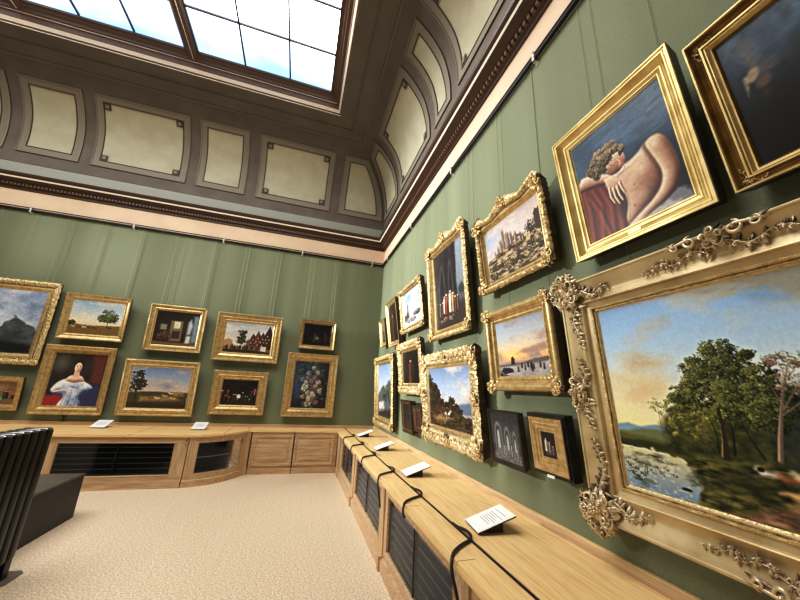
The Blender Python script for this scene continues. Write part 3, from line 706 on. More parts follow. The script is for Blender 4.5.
def art_castle():
    A = Art(150, 110, 8)
    A.grad([(0, (196, 182, 178)), (.3, (206, 194, 190)), (.6, (214, 200, 190)), (1, (150, 140, 130))])
    A.mix(np.clip((.4 - A.X) * 2.2, 0, 1) * np.clip(1 - A.Y * 1.2, 0, 1), (118, 146, 190)); A.clouds([(232, 220, 206), (160, 142, 146)], 2, 3, .45, .65, .8)
    A.mix(np.clip((A.X - .6) * 2, 0, .5) * np.clip(.6 - A.Y, 0, .6), (206, 176, 168))
    G = A.poly([(0, .62), (.1, .58), (.2, .55), (.3, .42), (.4, .38), (.55, .4), (.65, .44), (.75, .5), (.85, .4), (.92, .3), (1, .25), (1, 1), (0, 1)], .012, .05, 14)
    rough(A, G, (58, 48, 42), (190, 164, 128), 16, 22, 3)
    for x, y0, y1, w, c in ((.3, .3, .54, .03, (150, 128, 110)), (.36, .15, .54, .024, (132, 114, 106)), (.43, .24, .54, .04, (146, 126, 114)), (.5, .28, .53, .022, (116, 102, 98)), (.58, .33, .55, .022, (124, 108, 96)), (.66, .4, .56, .02, (104, 90, 82)), (.24, .4, .58, .016, (136, 118, 102)), (.18, .46, .62, .014, (120, 104, 90)), (.7, .44, .58, .014, (90, 78, 72))):
        A.mix(A.poly([(x - w, y1), (x - w, y0 + .05), (x - w * .7, y0 + .02), (x - w * .4, y0 + .05), (x, y0), (x + w * .4, y0 + .06), (x + w * .7, y0 + .02), (x + w, y0 + .05), (x + w, y1)], .008, .014, 30), c); A.mix(A.poly([(x + w * .2, y1), (x + w * .2, y0 + .06), (x + w, y0 + .06), (x + w, y1)], .008) * .6, (64, 54, 54)); A.mix(A.line([(x - w * .5, y0 + .1), (x - w * .5, y0 + .14)], .006), (50, 44, 44)); A.mix(A.line([(x - w * .8, y0 + .08), (x - w * .8, y1)], .004), (206, 184, 158))
    A.mix(A.poly([(.9, .52), (.9, .26), (.93, .2), (.95, .24), (1, .18), (1, .6)], .01, .02), (58, 50, 48))
    dk = [(20, 19, 18), (38, 34, 30), (66, 58, 46), (104, 90, 66)]
    for x, y, rx, ry, n in ((.8, .42, .05, .08, 30), (.86, .5, .07, .05, 24), (.48, .57, .08, .04, 30), (.3, .6, .05, .03, 16), (.62, .6, .06, .03, 18), (.12, .66, .08, .03, 20), (.2, .78, .16, .05, 40), (.55, .84, .2, .06, 50), (.85, .76, .14, .08, 46), (.1, .92, .12, .06, 40)): A.crown(x, y, rx, ry, n, .03, dk, .012, dens=9)
    for p in ([(.1, .7), (.3, .64), (.45, .66)], [(.3, .74), (.5, .7), (.7, .62)], [(.0, .82), (.25, .86), (.5, .78)]): A.mix(A.line(p, .012, .006, .012) * .8, (222, 196, 152))
    A.grain(.05, 40); return A

def art_harbour():
    A = Art(150, 120, 9)
    A.grad([(0, (150, 156, 172)), (.25, (176, 182, 190)), (.5, (222, 196, 164)), (.66, (240, 186, 120)), (.74, (210, 160, 124)), (.78, (130, 124, 124)), (1, (150, 150, 150))])
    A.mix(np.clip((.45 - A.X) * 1.5, 0, .6) * np.clip(.6 - A.Y, 0, 1) * 1.6, (160, 184, 204)); A.clouds([(206, 168, 140), (128, 118, 124)], 2, 4, .46, .64, .85)
    A.mix(A.ell(.3, .62, .3, .12, 0, .9) * .8, (250, 204, 132)); A.mix(A.poly([(.4, .62), (.6, .54), (.9, .5), (1, .5), (1, .6), (.7, .62)], .03, .06) * .8, (148, 120, 112))
    A.mix(A.poly([(0, .8), (.2, .79), (.5, .78), (.75, .73), (1, .71), (1, .8), (0, .84)], .01, .03, 20), (96, 88, 92))
    I = A.poly([(0, .84), (1, .79), (1, 1), (0, 1)], .02); g = A.noise(8, 20, 3)[..., None]; A.mix(I, np.array((120, 116, 118)) * (1 - g) + np.array((196, 190, 184)) * g)
    for x in (.06, .11, .16): A.mix(A.line([(x, .55), (x + .005, .84)], .004), (70, 56, 52))
    A.mix(A.poly([(.28, .8), (.29, .68), (.33, .66), (.36, .7), (.36, .8)], .008), (44, 34, 36)); A.mix(A.line([(.27, .66), (.37, .72)], .004), (44, 34, 36)); A.mix(A.line([(.36, .64), (.28, .74)], .004), (44, 34, 36))
    A.mix(A.poly([(.04, .9), (.1, .84), (.3, .86), (.32, .93), (.12, .97)], .01, .03), (42, 34, 38))
    for x, y in ((.5, .84), (.56, .88), (.62, .83), (.72, .87), (.69, .9), (.84, .85), (.42, .9), (.9, .88)): person(A, x, y + .03, .1, (70, 58, 60), (120, 90, 80))
    A.mix(A.ell(.68, .84, .03, .07, 0, .3), (40, 32, 36)); A.mix(A.poly([(0, .93), (.2, .98), (.2, 1), (0, 1)], .02, .05), (40, 34, 36))
    for x in (.7, .78, .86, .93): A.mix(A.line([(x, .62), (x + .005, .76)], .002), (110, 90, 88))
    A.grain(.06, 40); return A

def art_church(seed=4):
    A = Art(110, 140, seed)
    A.grad([(0, (44, 42, 46)), (.5, (40, 38, 42)), (1, (30, 26, 26))]); A.img *= (1 + (A.noise(9, 6, 3) - .5) * .5)[..., None]
    A.grad([(0, (134, 144, 156)), (.5, (120, 128, 138)), (.75, (74, 74, 78)), (1, (40, 34, 34))], A.poly([(.78, 0), (1, 0), (1, 1), (.8, 1), (.76, .5)], .02, .03))
    A.mix(A.poly([(.12, .7), (.14, .35), (.25, .25), (.36, .35), (.36, .72)], .02), (58, 56, 58)); A.mix(A.line([(.7, .0), (.7, .75)], .02, .02, .02), (22, 20, 24)); A.mix(A.line([(.45, .1), (.46, .7)], .012, .012, .02), (24, 22, 26))
    A.mix(A.poly([(0, .85), (1, .76), (1, 1), (0, 1)], .03, .03), (58, 48, 44)); A.mix(A.ell(.9, .62, .12, .08, 0, .5) * .8, (40, 46, 40))
    for x, w in ((.3, .2), (.58, .14)):
        A.mix(A.rpoly([(x - w * .5, .72), (x - w * .5, .4), (x, .16), (x + w * .5, .4), (x + w * .5, .72)], .02), (66, 64, 66)); A.mix(A.rpoly([(x - w * .3, .72), (x - w * .3, .44), (x, .26), (x + w * .3, .44), (x + w * .3, .72)], .02), (36, 34, 38))
    for x in (.06, .44, .7): A.mix(A.line([(x, 0), (x, .78)], .022, .026, .02), (28, 26, 30)); A.mix(A.line([(x - .012, 0), (x - .012, .78)], .005, .006, .01), (80, 78, 80))
    for x, y, h, c in ((.2, .84, .17, (120, 104, 90)), (.28, .86, .2, (90, 66, 52)), (.35, .82, .22, (206, 196, 182)), (.42, .84, .26, (134, 58, 48)), (.5, .86, .18, (96, 70, 60)), (.55, .83, .27, (224, 212, 190)), (.63, .84, .24, (176, 132, 96)), (.7, .86, .2, (84, 72, 66)), (.77, .84, .18, (110, 90, 78))): person(A, x, y, h, c)
    A.dabs(.45, .9, .25, .03, 40, .02, [(50, 40, 36), (170, 150, 124)])
    A.mix(A.ell(.5, .66, .3, .1, 0, .9) * .25, (240, 220, 190)); A.grain(.1, 40); return A

def art_hunt():
    A = Art(130, 120, 21)
    A.grad([(0, (112, 136, 176)), (.4, (168, 184, 206)), (.6, (196, 194, 196)), (1, (120, 110, 100))]); A.clouds([(222, 214, 204), (168, 164, 170)], 2, 3, .42, .6, .85)
    A.mix(A.poly([(.75, .6), (1, .56), (1, .75), (.7, .75)], .02, .02), (96, 110, 130))
    G = A.poly([(0, 0), (.05, .12), (.12, .3), (.2, .26), (.26, .34), (.3, .5), (.42, .6), (.55, .62), (.7, .7), (.85, .78), (1, .78), (1, 1), (0, 1)], .015, .06, 16)
    g = A.noise(12, 12, 4)[..., None]; A.mix(G, np.array((28, 24, 18)) * (1 - g) + np.array((96, 76, 46)) * g)
    dk = [(14, 14, 12), (28, 26, 18), (52, 46, 28), (88, 74, 44)]
    for x, y, rx, ry, n in ((.06, .25, .06, .14, 40), (.16, .34, .08, .09, 50), (.26, .46, .06, .07, 34), (.1, .55, .12, .12, 60), (.34, .58, .07, .05, 30), (.47, .62, .06, .05, 26), (.6, .56, .06, .07, 40), (.66, .64, .08, .05, 34), (.76, .7, .07, .04, 22)): A.crown(x, y, rx, ry, n, .03, dk, .012, dens=12)
    rough(A, A.poly([(0, .74), (.3, .76), (.6, .74), (1, .84), (1, 1), (0, 1)], .03, .05), (24, 20, 16), (86, 70, 44))
    rough(A, A.poly([(.1, .84), (.4, .78), (.62, .82), (.4, .92), (.2, .92)], .03, .06) * .85, (110, 82, 52), (176, 142, 96))
    beast(A, .24, .80, .12, (64, 44, 36), (96, 70, 50)); beast(A, .36, .81, .12, (110, 64, 44), (130, 56, 44)); beast(A, .48, .82, .14, (226, 216, 198), (70, 60, 66), 1)
    person(A, .58, .82, .1, (60, 50, 44)); A.dabs(.42, .86, .12, .02, 26, .016, [(60, 44, 34), (190, 170, 140)])
    A.grain(.08, 40); return A

def art_winter(seed=31, k=0):
    A = Art(90, 80, seed)
    A.grad([(0, (120, 150, 196)), (.4, (176, 192, 216)), (.7, (214, 212, 216)), (1, (190, 190, 196))]); A.clouds([(232, 228, 228), (176, 182, 198)], 2, 3, .4, .6, .9)
    A.mix(A.poly([(0, .78), (.2, .72), (.5, .76), (.8, .7), (1, .66), (1, 1), (0, 1)], .02, .06, 12), (206, 206, 212))
    A.mix(A.poly([(.18, .8), (.2, .6), (.24, .58), (.26, .4), (.28, .34), (.31, .42), (.32, .6), (.36, .78)], .012, .02), (84, 70, 66))
    A.dabs(.1, .75, .12, .1, 160, .03, [(50, 42, 44), (96, 84, 84)]); A.dabs(.75, .72, .2, .07, 200, .03, [(44, 38, 42), (90, 80, 84), (190, 186, 190)]); A.dabs(.4, .86, .3, .06, 160, .03, [(60, 52, 56), (170, 168, 176)])
    A.grain(.08, 30); return A

def art_falls():
    A = Art(70, 110, 41)
    A.grad([(0, (120, 146, 190)), (.3, (170, 190, 216)), (.5, (196, 204, 214)), (1, (100, 96, 90))]); A.clouds([(226, 228, 234), (150, 168, 196)], 1.5, 3, .4, .6, .9)
    A.mix(A.poly([(.0, .6), (.2, .5), (.38, .4), (.5, .5), (.7, .34), (.86, .3), (1, .4), (1, 1), (0, 1)], .02, .08, 10), (88, 92, 96))
    for x, y in ((.45, .5), (.6, .5), (.78, .45), (.9, .55)): A.dabs(x, y + .05, .05, .14, 120, .03, [(30, 36, 30), (60, 66, 54), (110, 110, 96)])
    A.mix(A.poly([(.1, .75), (.5, .7), (.5, .95), (.05, .95)], .03, .1), (150, 146, 140)); A.crown(.3, .8, .24, .06, 26, .04, [(150, 152, 154), (214, 212, 208), (244, 242, 238)], .02, dens=6); A.mix(A.poly([(0, .92), (1, .82), (1, 1), (0, 1)], .03, .08), (52, 44, 38)); A.grain(.08, 30); return A

def art_dark(seed, figs=1, tone=(34, 28, 26), W=60, H=70):
    A = Art(W, H, seed); A.grad([(0, tone), (1, [t * .8 for t in tone])]); A.img *= (1 + (A.noise(5, 5, 4) - .5) * 1.1)[..., None]
    if figs:
        person(A, .5, .98, .72, (84, 54, 46), (156, 118, 92))
    A.grain(.1, 30); return A

def art_vault():
    A = Art(90, 80, 51); A.grad([(0, (58, 58, 60)), (.5, (72, 72, 72)), (1, (54, 54, 54))]); A.img *= (1 + (A.noise(7, 7, 3) - .5) * .6)[..., None]
    for x, w, t in ((.24, .2, .2), (.58, .16, .28), (.84, .12, .34)):
        A.mix(A.rpoly([(x - w * .62, .86), (x - w * .62, t + .14), (x, t - .02), (x + w * .62, t + .14), (x + w * .62, .86)], .02), (118, 118, 116)); A.mix(A.rpoly([(x - w * .46, .86), (x - w * .46, t + .18), (x, t + .06), (x + w * .46, t + .18), (x + w * .46, .86)], .02), (62, 64, 66)); A.mix(A.rpoly([(x - w * .22, .84), (x - w * .22, t + .26), (x, t + .16), (x + w * .22, t + .26), (x + w * .22, .84)], .02), (168, 168, 166))
    A.mix(A.poly([(0, .9), (.2, .76), (.9, .76), (1, .86), (1, 1), (0, 1)], .02), (104, 104, 102)); rough(A, A.poly([(0, .86), (1, .82), (1, 1), (0, 1)], .03) * .6, (60, 60, 60), (140, 140, 138))
    for x, h in ((.42, .22), (.48, .2), (.7, .24), (.9, .18)): person(A, x, .88, h, (150, 150, 148), (170, 168, 164))
    A.grain(.1, 40); return A

def art_small_group():
    A = Art(50, 60, 61); A.grad([(0, (30, 26, 26)), (1, (40, 34, 34))])
    person(A, .34, .76, .5, (206, 194, 182), (214, 180, 156)); person(A, .58, .8, .42, (150, 130, 118), (206, 172, 150)); person(A, .8, .86, .34, (110, 104, 110), (190, 160, 140)); A.mix(A.ell(.5, .84, .3, .06, 0, .6), (90, 80, 76)); A.grain(.1, 20); return A

def art_mountain():
    A = Art(140, 110, 71); A.grad([(0, (120, 140, 174)), (.3, (168, 182, 202)), (.55, (188, 194, 202)), (1, (120, 120, 124))]); A.clouds([(224, 226, 232), (112, 126, 152)], 2, 3, .4, .6, .9)
    P = A.poly([(0, .5), (.15, .4), (.3, .62), (.45, .68), (.6, .62), (.68, .5), (.74, .42), (.82, .5), (.9, .56), (1, .62), (1, 1), (0, 1)], .012, .06, 14); g = A.noise(10, 12, 4)[..., None]
    A.mix(P, np.array((40, 44, 46)) * (1 - g) + np.array((104, 110, 112)) * g); A.mix(A.poly([(0, .82), (.4, .78), (1, .86), (1, 1), (0, 1)], .03, .05), (28, 28, 28)); A.mix(A.ell(.35, .78, .2, .05, 0, .8) * .8, (186, 190, 196)); A.grain(.08, 40); return A

def art_oxen():
    A = Art(110, 80, 81); A.grad([(0, (136, 168, 200)), (.4, (196, 204, 200)), (.65, (232, 214, 178)), (1, (190, 160, 110))]); A.clouds([(236, 222, 200), (206, 198, 188)], 2, 3, .45, .62, .7)
    A.mix(A.poly([(0, .66), (.15, .72), (.5, .74), (1, .7), (1, 1), (0, 1)], .015, .03), (118, 96, 56)); A.dabs(.05, .68, .08, .06, 90, .03, [(44, 44, 26), (84, 80, 44)]); A.mix(A.line([(.73, .4), (.74, .78)], .012), (60, 48, 34))
    for x, y, rx, ry in ((.72, .38, .12, .14), (.62, .5, .08, .1), (.84, .48, .09, .12), (.74, .56, .16, .08)): A.crown(x, y, rx, ry, 40, .035, [(26, 32, 18), (50, 60, 30), (92, 98, 52), (140, 142, 86)], .014)
    for x, c in ((.12, (190, 170, 150)), (.22, (110, 60, 44)), (.32, (224, 206, 180)), (.42, (90, 54, 44)), (.52, (60, 46, 40)), (.64, (140, 90, 62)), (.8, (70, 48, 40))): beast(A, x, .84 + .02 * math.sin(x * 30), .075, c)
    A.grain(.08, 40); return A

def art_lady():
    A = Art(110, 110, 91); A.grad([(0, (52, 46, 42)), (1, (38, 32, 34))]); A.img *= (1 + (A.noise(4, 4, 3) - .5) * .6)[..., None]
    A.mix(A.ell(.15, .2, .2, .25, 0, .8), (92, 90, 78)); A.mix(A.poly([(.72, 0), (1, 0), (1, .6), (.74, .55), (.78, .25)], .04, .05), (98, 52, 44))
    A.mix(A.poly([(0, .82), (.35, .78), (.35, 1.02), (0, 1.02)], .03, .04), (150, 44, 42)); A.mix(A.poly([(.5, .62), (.8, .56), (1, .62), (1, 1), (.55, 1)], .02, .05), (52, 56, 92))
    D = A.rpoly([(.08, .72), (.14, .6), (.24, .52), (.36, .49), (.56, .49), (.68, .54), (.8, .6), (.86, .68), (.74, .76), (.66, .84), (.68, 1.02), (.28, 1.02), (.34, .84), (.18, .8)], .014)
    bl = [(58, 68, 100), (104, 120, 154), (164, 178, 202), (214, 222, 232), (238, 242, 246)]; A.solid(D, bl, .05, (-.4, -.8), 1.2, .8)
    for x, y, rx, ry in ((.2, .62, .1, .08), (.7, .63, .11, .07), (.45, .56, .14, .04)): A.mix(D * A.ell(x, y, rx, ry, .3, .9) * .5, (232, 238, 244)); A.mix(D * A.ell(x + .03, y + .09, rx, ry * .5, .2, .9) * .6, (66, 78, 112))
    for p in ([(.4, .62), (.36, .8), (.34, 1.0)], [(.48, .64), (.48, .8), (.46, 1.0)], [(.56, .62), (.6, .8), (.6, 1.0)]): A.mix(D * A.line(p, .008, .02, .02) * .6, (84, 98, 132)); A.mix(D * A.line([(x + .03, y) for x, y in p], .006, .014, .02) * .6, (232, 238, 244))
    A.solid(A.rpoly([(.3, .52), (.36, .44), (.44, .42), (.53, .42), (.61, .45), (.66, .53), (.56, .55), (.48, .57), (.38, .55)], .010), [(150, 106, 88), (214, 176, 154), (244, 218, 200)], .05, (-.3, -.8)); A.mix(A.poly([(.435, .32), (.53, .32), (.545, .46), (.42, .46)], .01), (218, 180, 158))
    A.mix(A.ell(.48, .22, .115, .13, 0, .3), (46, 32, 26)); A.solid(A.ell(.485, .27, .075, .105, 0, .15), [(170, 122, 102), (226, 190, 168), (246, 220, 202)], .05, (-.4, -.4)); A.mix(A.ell(.455, .255, .013, .007), (60, 40, 36)); A.mix(A.ell(.515, .255, .013, .007), (60, 40, 36)); A.mix(A.line([(.435, .235), (.47, .23)], .003), (90, 60, 50)); A.mix(A.line([(.5, .23), (.535, .235)], .003), (90, 60, 50)); A.mix(A.ell(.487, .33, .02, .008), (176, 80, 76)); A.mix(A.line([(.49, .265), (.487, .3)], .0035), (200, 148, 128)); A.mix(A.line([(.41, .2), (.44, .16), (.53, .16), (.56, .2)], .012, .012, .01), (40, 28, 24))
    A.mix(A.line([(.14, .74), (.34, .7), (.46, .74)], .022, .016, .01), (232, 198, 178)); A.grain(.06, 40); return A

def art_kitchen():
    A = Art(90, 70, 101); A.grad([(0, (40, 34, 30)), (.7, (52, 42, 36)), (1, (36, 28, 24))]); A.img *= (1 + (A.noise(6, 6, 3) - .5) * .7)[..., None]
    A.mix(A.poly([(.36, .28), (.36, .88), (.64, .88), (.64, .28)], .02), (128, 108, 84)); A.mix(A.poly([(.44, .3), (.44, .5), (.58, .5), (.58, .3)], .012), (214, 208, 184)); A.mix(A.poly([(.42, .58), (.42, .8), (.6, .8), (.6, .58)], .02), (66, 48, 36))
    A.mix(A.poly([(.14, .4), (.14, .56), (.28, .56), (.28, .4)], .02), (142, 138, 124)); A.mix(A.poly([(.76, .3), (.82, .2), (.88, .4), (.84, .66), (.76, .66)], .03), (176, 186, 190)); A.mix(A.poly([(.76, .7), (.86, .7), (.86, .96), (.74, .96)], .03), (206, 206, 196)); A.mix(A.poly([(.88, .1), (1, .1), (1, .9), (.88, .9)], .03), (120, 136, 146))
    A.dabs(.25, .76, .16, .12, 60, .05, [(40, 32, 28), (130, 96, 70)]); A.mix(A.poly([(0, .9), (1, .92), (1, 1), (0, 1)], .02), (110, 86, 64)); A.grain(.1, 30); return A

def art_pasture():
    A = Art(120, 90, 111); A.grad([(0, (112, 138, 178)), (.35, (162, 172, 188)), (.58, (206, 186, 168)), (.62, (130, 120, 110)), (1, (80, 62, 40))]); A.clouds([(216, 196, 182), (140, 142, 160)], 2, 4, .42, .62, .9)
    A.mix(A.poly([(0, .64), (.4, .6), (1, .62), (1, 1), (0, 1)], .015, .03), (72, 64, 44)); A.mix(A.poly([(.2, .72), (.8, .7), (.9, .8), (.2, .84)], .03, .04), (146, 122, 80)); A.mix(A.poly([(0, .86), (1, .9), (1, 1), (0, 1)], .03, .04), (56, 44, 30))
    for x, y, rx, ry in ((.12, .25, .1, .16), (.1, .45, .12, .15), (.2, .4, .08, .1)): A.crown(x, y, rx, ry, 36, .035, [(24, 24, 16), (44, 42, 26), (78, 72, 42)], .014)
    A.mix(A.line([(.12, .3), (.13, .78)], .012, .02), (50, 38, 28))
    for x, y, c in ((.72, .64, (232, 218, 192)), (.82, .66, (214, 190, 150)), (.62, .7, (206, 180, 146)), (.5, .76, (220, 200, 170)), (.76, .76, (196, 168, 130)), (.4, .76, (110, 70, 50))): beast(A, x, y + .04, .085, c)
    A.dabs(.85, .66, .1, .06, 60, .03, [(96, 80, 50), (170, 150, 100)]); A.grain(.07, 40); return A

def art_town():
    A = Art(110, 80, 121); A.grad([(0, (170, 176, 184)), (.4, (212, 212, 208)), (.7, (226, 214, 190)), (1, (150, 120, 90))]); A.clouds([(234, 230, 222), (184, 184, 186)], 2, 3, .42, .6, .8)
    A.mix(A.poly([(0, .62), (.1, .56), (.18, .62), (.2, .8), (0, .8)], .012), (176, 140, 104)); A.mix(A.poly([(0, .8), (1, .78), (1, 1), (0, 1)], .02, .02), (120, 92, 66))
    A.mix(A.poly([(.46, .8), (.47, .6), (.52, .54), (.57, .6), (.58, .8)], .01), (110, 84, 66))
    for x0, x1, y0, yt, c in ((.54, .66, .5, .34, (88, 52, 42)), (.64, .76, .44, .24, (112, 66, 50)), (.74, .86, .46, .28, (84, 56, 48)), (.84, 1.02, .36, .06, (70, 48, 44))):
        xm = (x0 + x1) / 2; A.mix(A.poly([(x0, .84), (x0, y0), (xm, yt), (x1, y0), (x1, .84)], .008, .01), c); A.mix(A.poly([(xm, .84), (xm, yt + .02), (x1, y0), (x1, .84)], .01) * .35, (30, 24, 24)); A.mix(A.line([(x0, y0), (xm, yt), (x1, y0)], .006), (60, 40, 36))
        for i in range(3):
            for j in range(3): A.mix(A.ell(x0 + .025 + i * .036, y0 + .05 + j * .11, .011, .03, 0, .4), (190, 170, 142) if (i + j) % 2 else (48, 36, 34))
    for y in (.34, .5, .62): A.crown(.36, y, .09, .08, 34, .035, [(20, 24, 16), (40, 44, 28), (72, 76, 48), (112, 112, 76)], .014)
    A.mix(A.line([(.36, .5), (.36, .84)], .014), (58, 46, 34)); [person(A, .08 + .052 * i, .88 + .02 * math.sin(i * 2.3), .13 + .02 * math.sin(i), [(70, 50, 44), (200, 184, 160), (120, 60, 48), (60, 66, 76), (160, 130, 96)][i % 5]) for i in range(13)]; A.mix(A.poly([(.78, .76), (.9, .76), (.9, .92), (.78, .92)], .01), (216, 206, 190)); A.mix(A.poly([(0, .9), (.5, .88), (1, .94), (1, 1), (0, 1)], .02, .03), (60, 44, 34)); A.grain(.07, 40); return A

def art_company(seed=131, tone=(32, 26, 24), light=1.0):
    A = Art(90, 66, seed); A.grad([(0, tone), (1, [t * 1.2 for t in tone])]); A.img *= (1 + (A.noise(5, 5, 3) - .5) * .8)[..., None]
    for i in range(13):
        x, y = .06 + .075 * i + A.r.randn() * .02, .62 + A.r.randn() * .1; c = [(216, 206, 190), (130, 60, 48), (96, 78, 62), (186, 156, 116), (80, 84, 96)][A.r.randint(5)]
        c = [q * light for q in c]
        person(A, x, y + .24, .2 + .16 * A.r.rand(), [q * (.5 + .5 * A.r.rand()) for q in c], [q * light for q in (216, 170, 136)])
    A.mix(A.ell(.5, .66, .07, .1, 0, .4) * light, (236, 226, 206)); A.mix(A.poly([(0, .9), (1, .88), (1, 1), (0, 1)], .03), [t * 1.3 for t in tone]); A.grain(.1, 30); return A

def art_flowers():
    A = Art(90, 120, 141); A.grad([(0, (50, 60, 84)), (.5, (40, 48, 66)), (1, (34, 30, 34))]); A.mix(np.clip((A.X - .6) * 2, 0, .8), (42, 34, 34)); A.mix(A.ell(.12, .5, .2, .5, 0, .8) * .8, (62, 84, 132))
    for _ in range(150): A.dabs(.5 + A.r.randn() * .18, .5 + A.r.randn() * .22, .05, .04, 8, .03, [(34, 44, 36), (70, 82, 66), (96, 104, 96)])
    for x, y, r, c in ((.34, .56, .11, (236, 226, 214)), (.58, .72, .1, (226, 212, 200)), (.72, .44, .08, (214, 190, 186)), (.5, .42, .08, (176, 138, 136)), (.42, .26, .06, (160, 168, 190)), (.68, .24, .06, (196, 176, 176)), (.56, .56, .08, (140, 84, 90)), (.78, .62, .07, (222, 206, 190)), (.3, .76, .06, (190, 170, 160)), (.48, .9, .1, (214, 196, 176)), (.7, .88, .07, (160, 116, 108)), (.55, .14, .05, (200, 200, 206)), (.25, .4, .05, (140, 150, 180)), (.44, .68, .07, (190, 180, 176)), (.62, .36, .07, (150, 130, 140)), (.46, .8, .08, (220, 210, 196)), (.36, .46, .06, (206, 196, 190)), (.66, .54, .06, (196, 176, 160)), (.6, .82, .07, (150, 110, 110)), (.4, .36, .05, (130, 140, 160))):
        A.dabs(x, y, r * .8, r * .65, 26, .028, [[q * .55 for q in c], [q * .85 for q in c], [q * .95 for q in c]])
    A.grain(.1, 40); return A

def art_peasants():
    A = art_company(151, (104, 78, 56), .9); A.mix(A.poly([(0, .7), (.4, .62), (.6, .8), (1, .76), (1, 1), (0, 1)], .03, .06), (120, 96, 72)); A.mix(A.ell(.75, .3, .2, .2, 0, .8) * .6, (160, 140, 110)); return A
# ------------------------------------------------------------------ frames
def resample(prof, n):
    """profile = [(t, y, mat)]; keep its points and add some between for carving"""
    out = []
    for (a, b) in zip(prof, prof[1:]):
        L = math.hypot(a[0] - b[0], a[1] - b[1]); k = max(1, int(L / n))
        for i in range(k): q = i / k; out.append((a[0] + (b[0] - a[0]) * q, a[1] + (b[1] - a[1]) * q, a[2]))
    return out + [prof[-1]]

def frame_mesh(w, h, prof, seg=None, disp=None):
    mb = MB(); C0 = [(-w / 2, 0), (w / 2, 0), (w / 2, h), (-w / 2, h)]
    al = [(1, 0), (0, 1), (-1, 0), (0, -1)]; inn = [(0, 1), (-1, 0), (0, -1), (1, 0)]
    for k in range(4):
        c0, c1, a, n = C0[k], C0[(k + 1) % 4], al[k], inn[k]; L = w if k % 2 == 0 else h
        N = max(1, int(L / seg)) if seg else 1; cols = []
        for t, y, m in prof:
            p0 = (c0[0] + t * (a[0] + n[0]), c0[1] + t * (a[1] + n[1])); p1 = (c1[0] + t * (n[0] - a[0]), c1[1] + t * (n[1] - a[1]))
            col = []
            for i in range(N + 1):
                q = i / N; x, z = p0[0] + (p1[0] - p0[0]) * q, p0[1] + (p1[1] - p0[1]) * q; yy = y
                if disp:
                    o, f = disp(k, q, L, t, y); x -= n[0] * o; z -= n[1] * o; yy -= f
                col.append((x, yy, z))
            cols.append(col)
        ids = [[mb.pt(p) for p in c] for c in cols]
        for i in range(len(prof) - 1):
            mb.mat = prof[i][2]
            for j in range(N): mb.face(ids[i][j], ids[i][j + 1], ids[i + 1][j + 1], ids[i + 1][j])
    return mb

def ridged(x, y, z): return 1 - abs(noise.noise(Vector((x, y, z)))) * 2.4
def win(t, a, b, s): return max(0, min(1, (t - a) / s + .5)) * max(0, min(1, (b - t) / s + .5))

def carve(fw, amp=.012, sc=.03, edge=.012, a=.0, b=.85, wave=0, per=.12, crest=0):
    def f(k, q, L, t, y):
        s = q * L; tf = t / fw; fade = min(1, min(s, L - s) / .01 + .2)
        v = ridged(s / sc + k * 17.3, t / sc * .8, k * 3.1 + L) * .6 + .5 * math.sin(2 * PI * s / (sc * 3.1) + 7 * noise.noise(Vector((s / sc * .4, k, L)))) * math.cos(t / sc * 2)
        dy = amp * v * win(tf, a, b, .12); do = 0
        if tf < .3:
            do = edge * (ridged(s / sc * .9, k * 5.7, L) * .8 + .2) * (1 - tf / .3)
            if wave: do += wave * (.5 + .5 * math.cos(2 * PI * s / per)) * (1 - tf / .3)
        if crest and k == 2:
            c = abs(math.cos(PI * q * 2)) ** 1.6 * crest * min(1, min(q, 1 - q) / .06); do += c * max(0, 1 - tf / .8)
        return do, dy
    return f
def beads(fw, rows, seg=0):
    def f(k, q, L, t, y):
        s = q * L; tf = t / fw; dy = 0; do = 0
        for (t0, t1, per, amp) in rows:
            if t0 <= tf <= t1: dy += amp * (.5 + .5 * math.cos(2 * PI * s / per))
        return do, dy
    return f

def P_(fw, rec, D, pts): return [(.018, D, 2)] + [(t * fw, y * rec, m) for t, y, m in pts] + [(fw, rec + .006, pts[-1][2])]
def corner_cluster(mb, x, z, r, y, sx, sz, n=3, th=.006, lift=.018):
    """carved leafwork over one corner; (sx, sz) points outward"""
    base = math.atan2(sz, sx)
    mb.blob((x, y - lift * .2, z), r * .55, lift * 1.1, r * .5, 8, 4, base)
    for i in range(n):
        a = base + (i - (n - 1) / 2) * 1.25; d = r * .55
        mb.scroll((x + d * math.cos(a), z + d * math.sin(a)), r * .34, a + 1.5, 1.3, th * 1.25, 1 if i % 2 else -1, y, lift * 1.3)
    for i in range(n * 4):
        a = base + 2 * PI * i / (n * 4) + random.uniform(-.2, .2); d = r * random.uniform(.35, .6)
        mb.leaf((x + d * math.cos(a), z + d * math.sin(a)), a + random.uniform(-.5, .5), r * random.uniform(.45, .6), r * .15, y, lift, random.uniform(-.6, .6))
    for i in range(n):
        a = random.uniform(0, 6.28); d = r * random.uniform(0, .5); mb.flower((x + d * math.cos(a), z + d * math.sin(a)), r * .2, y - lift * .9, lift * .6)

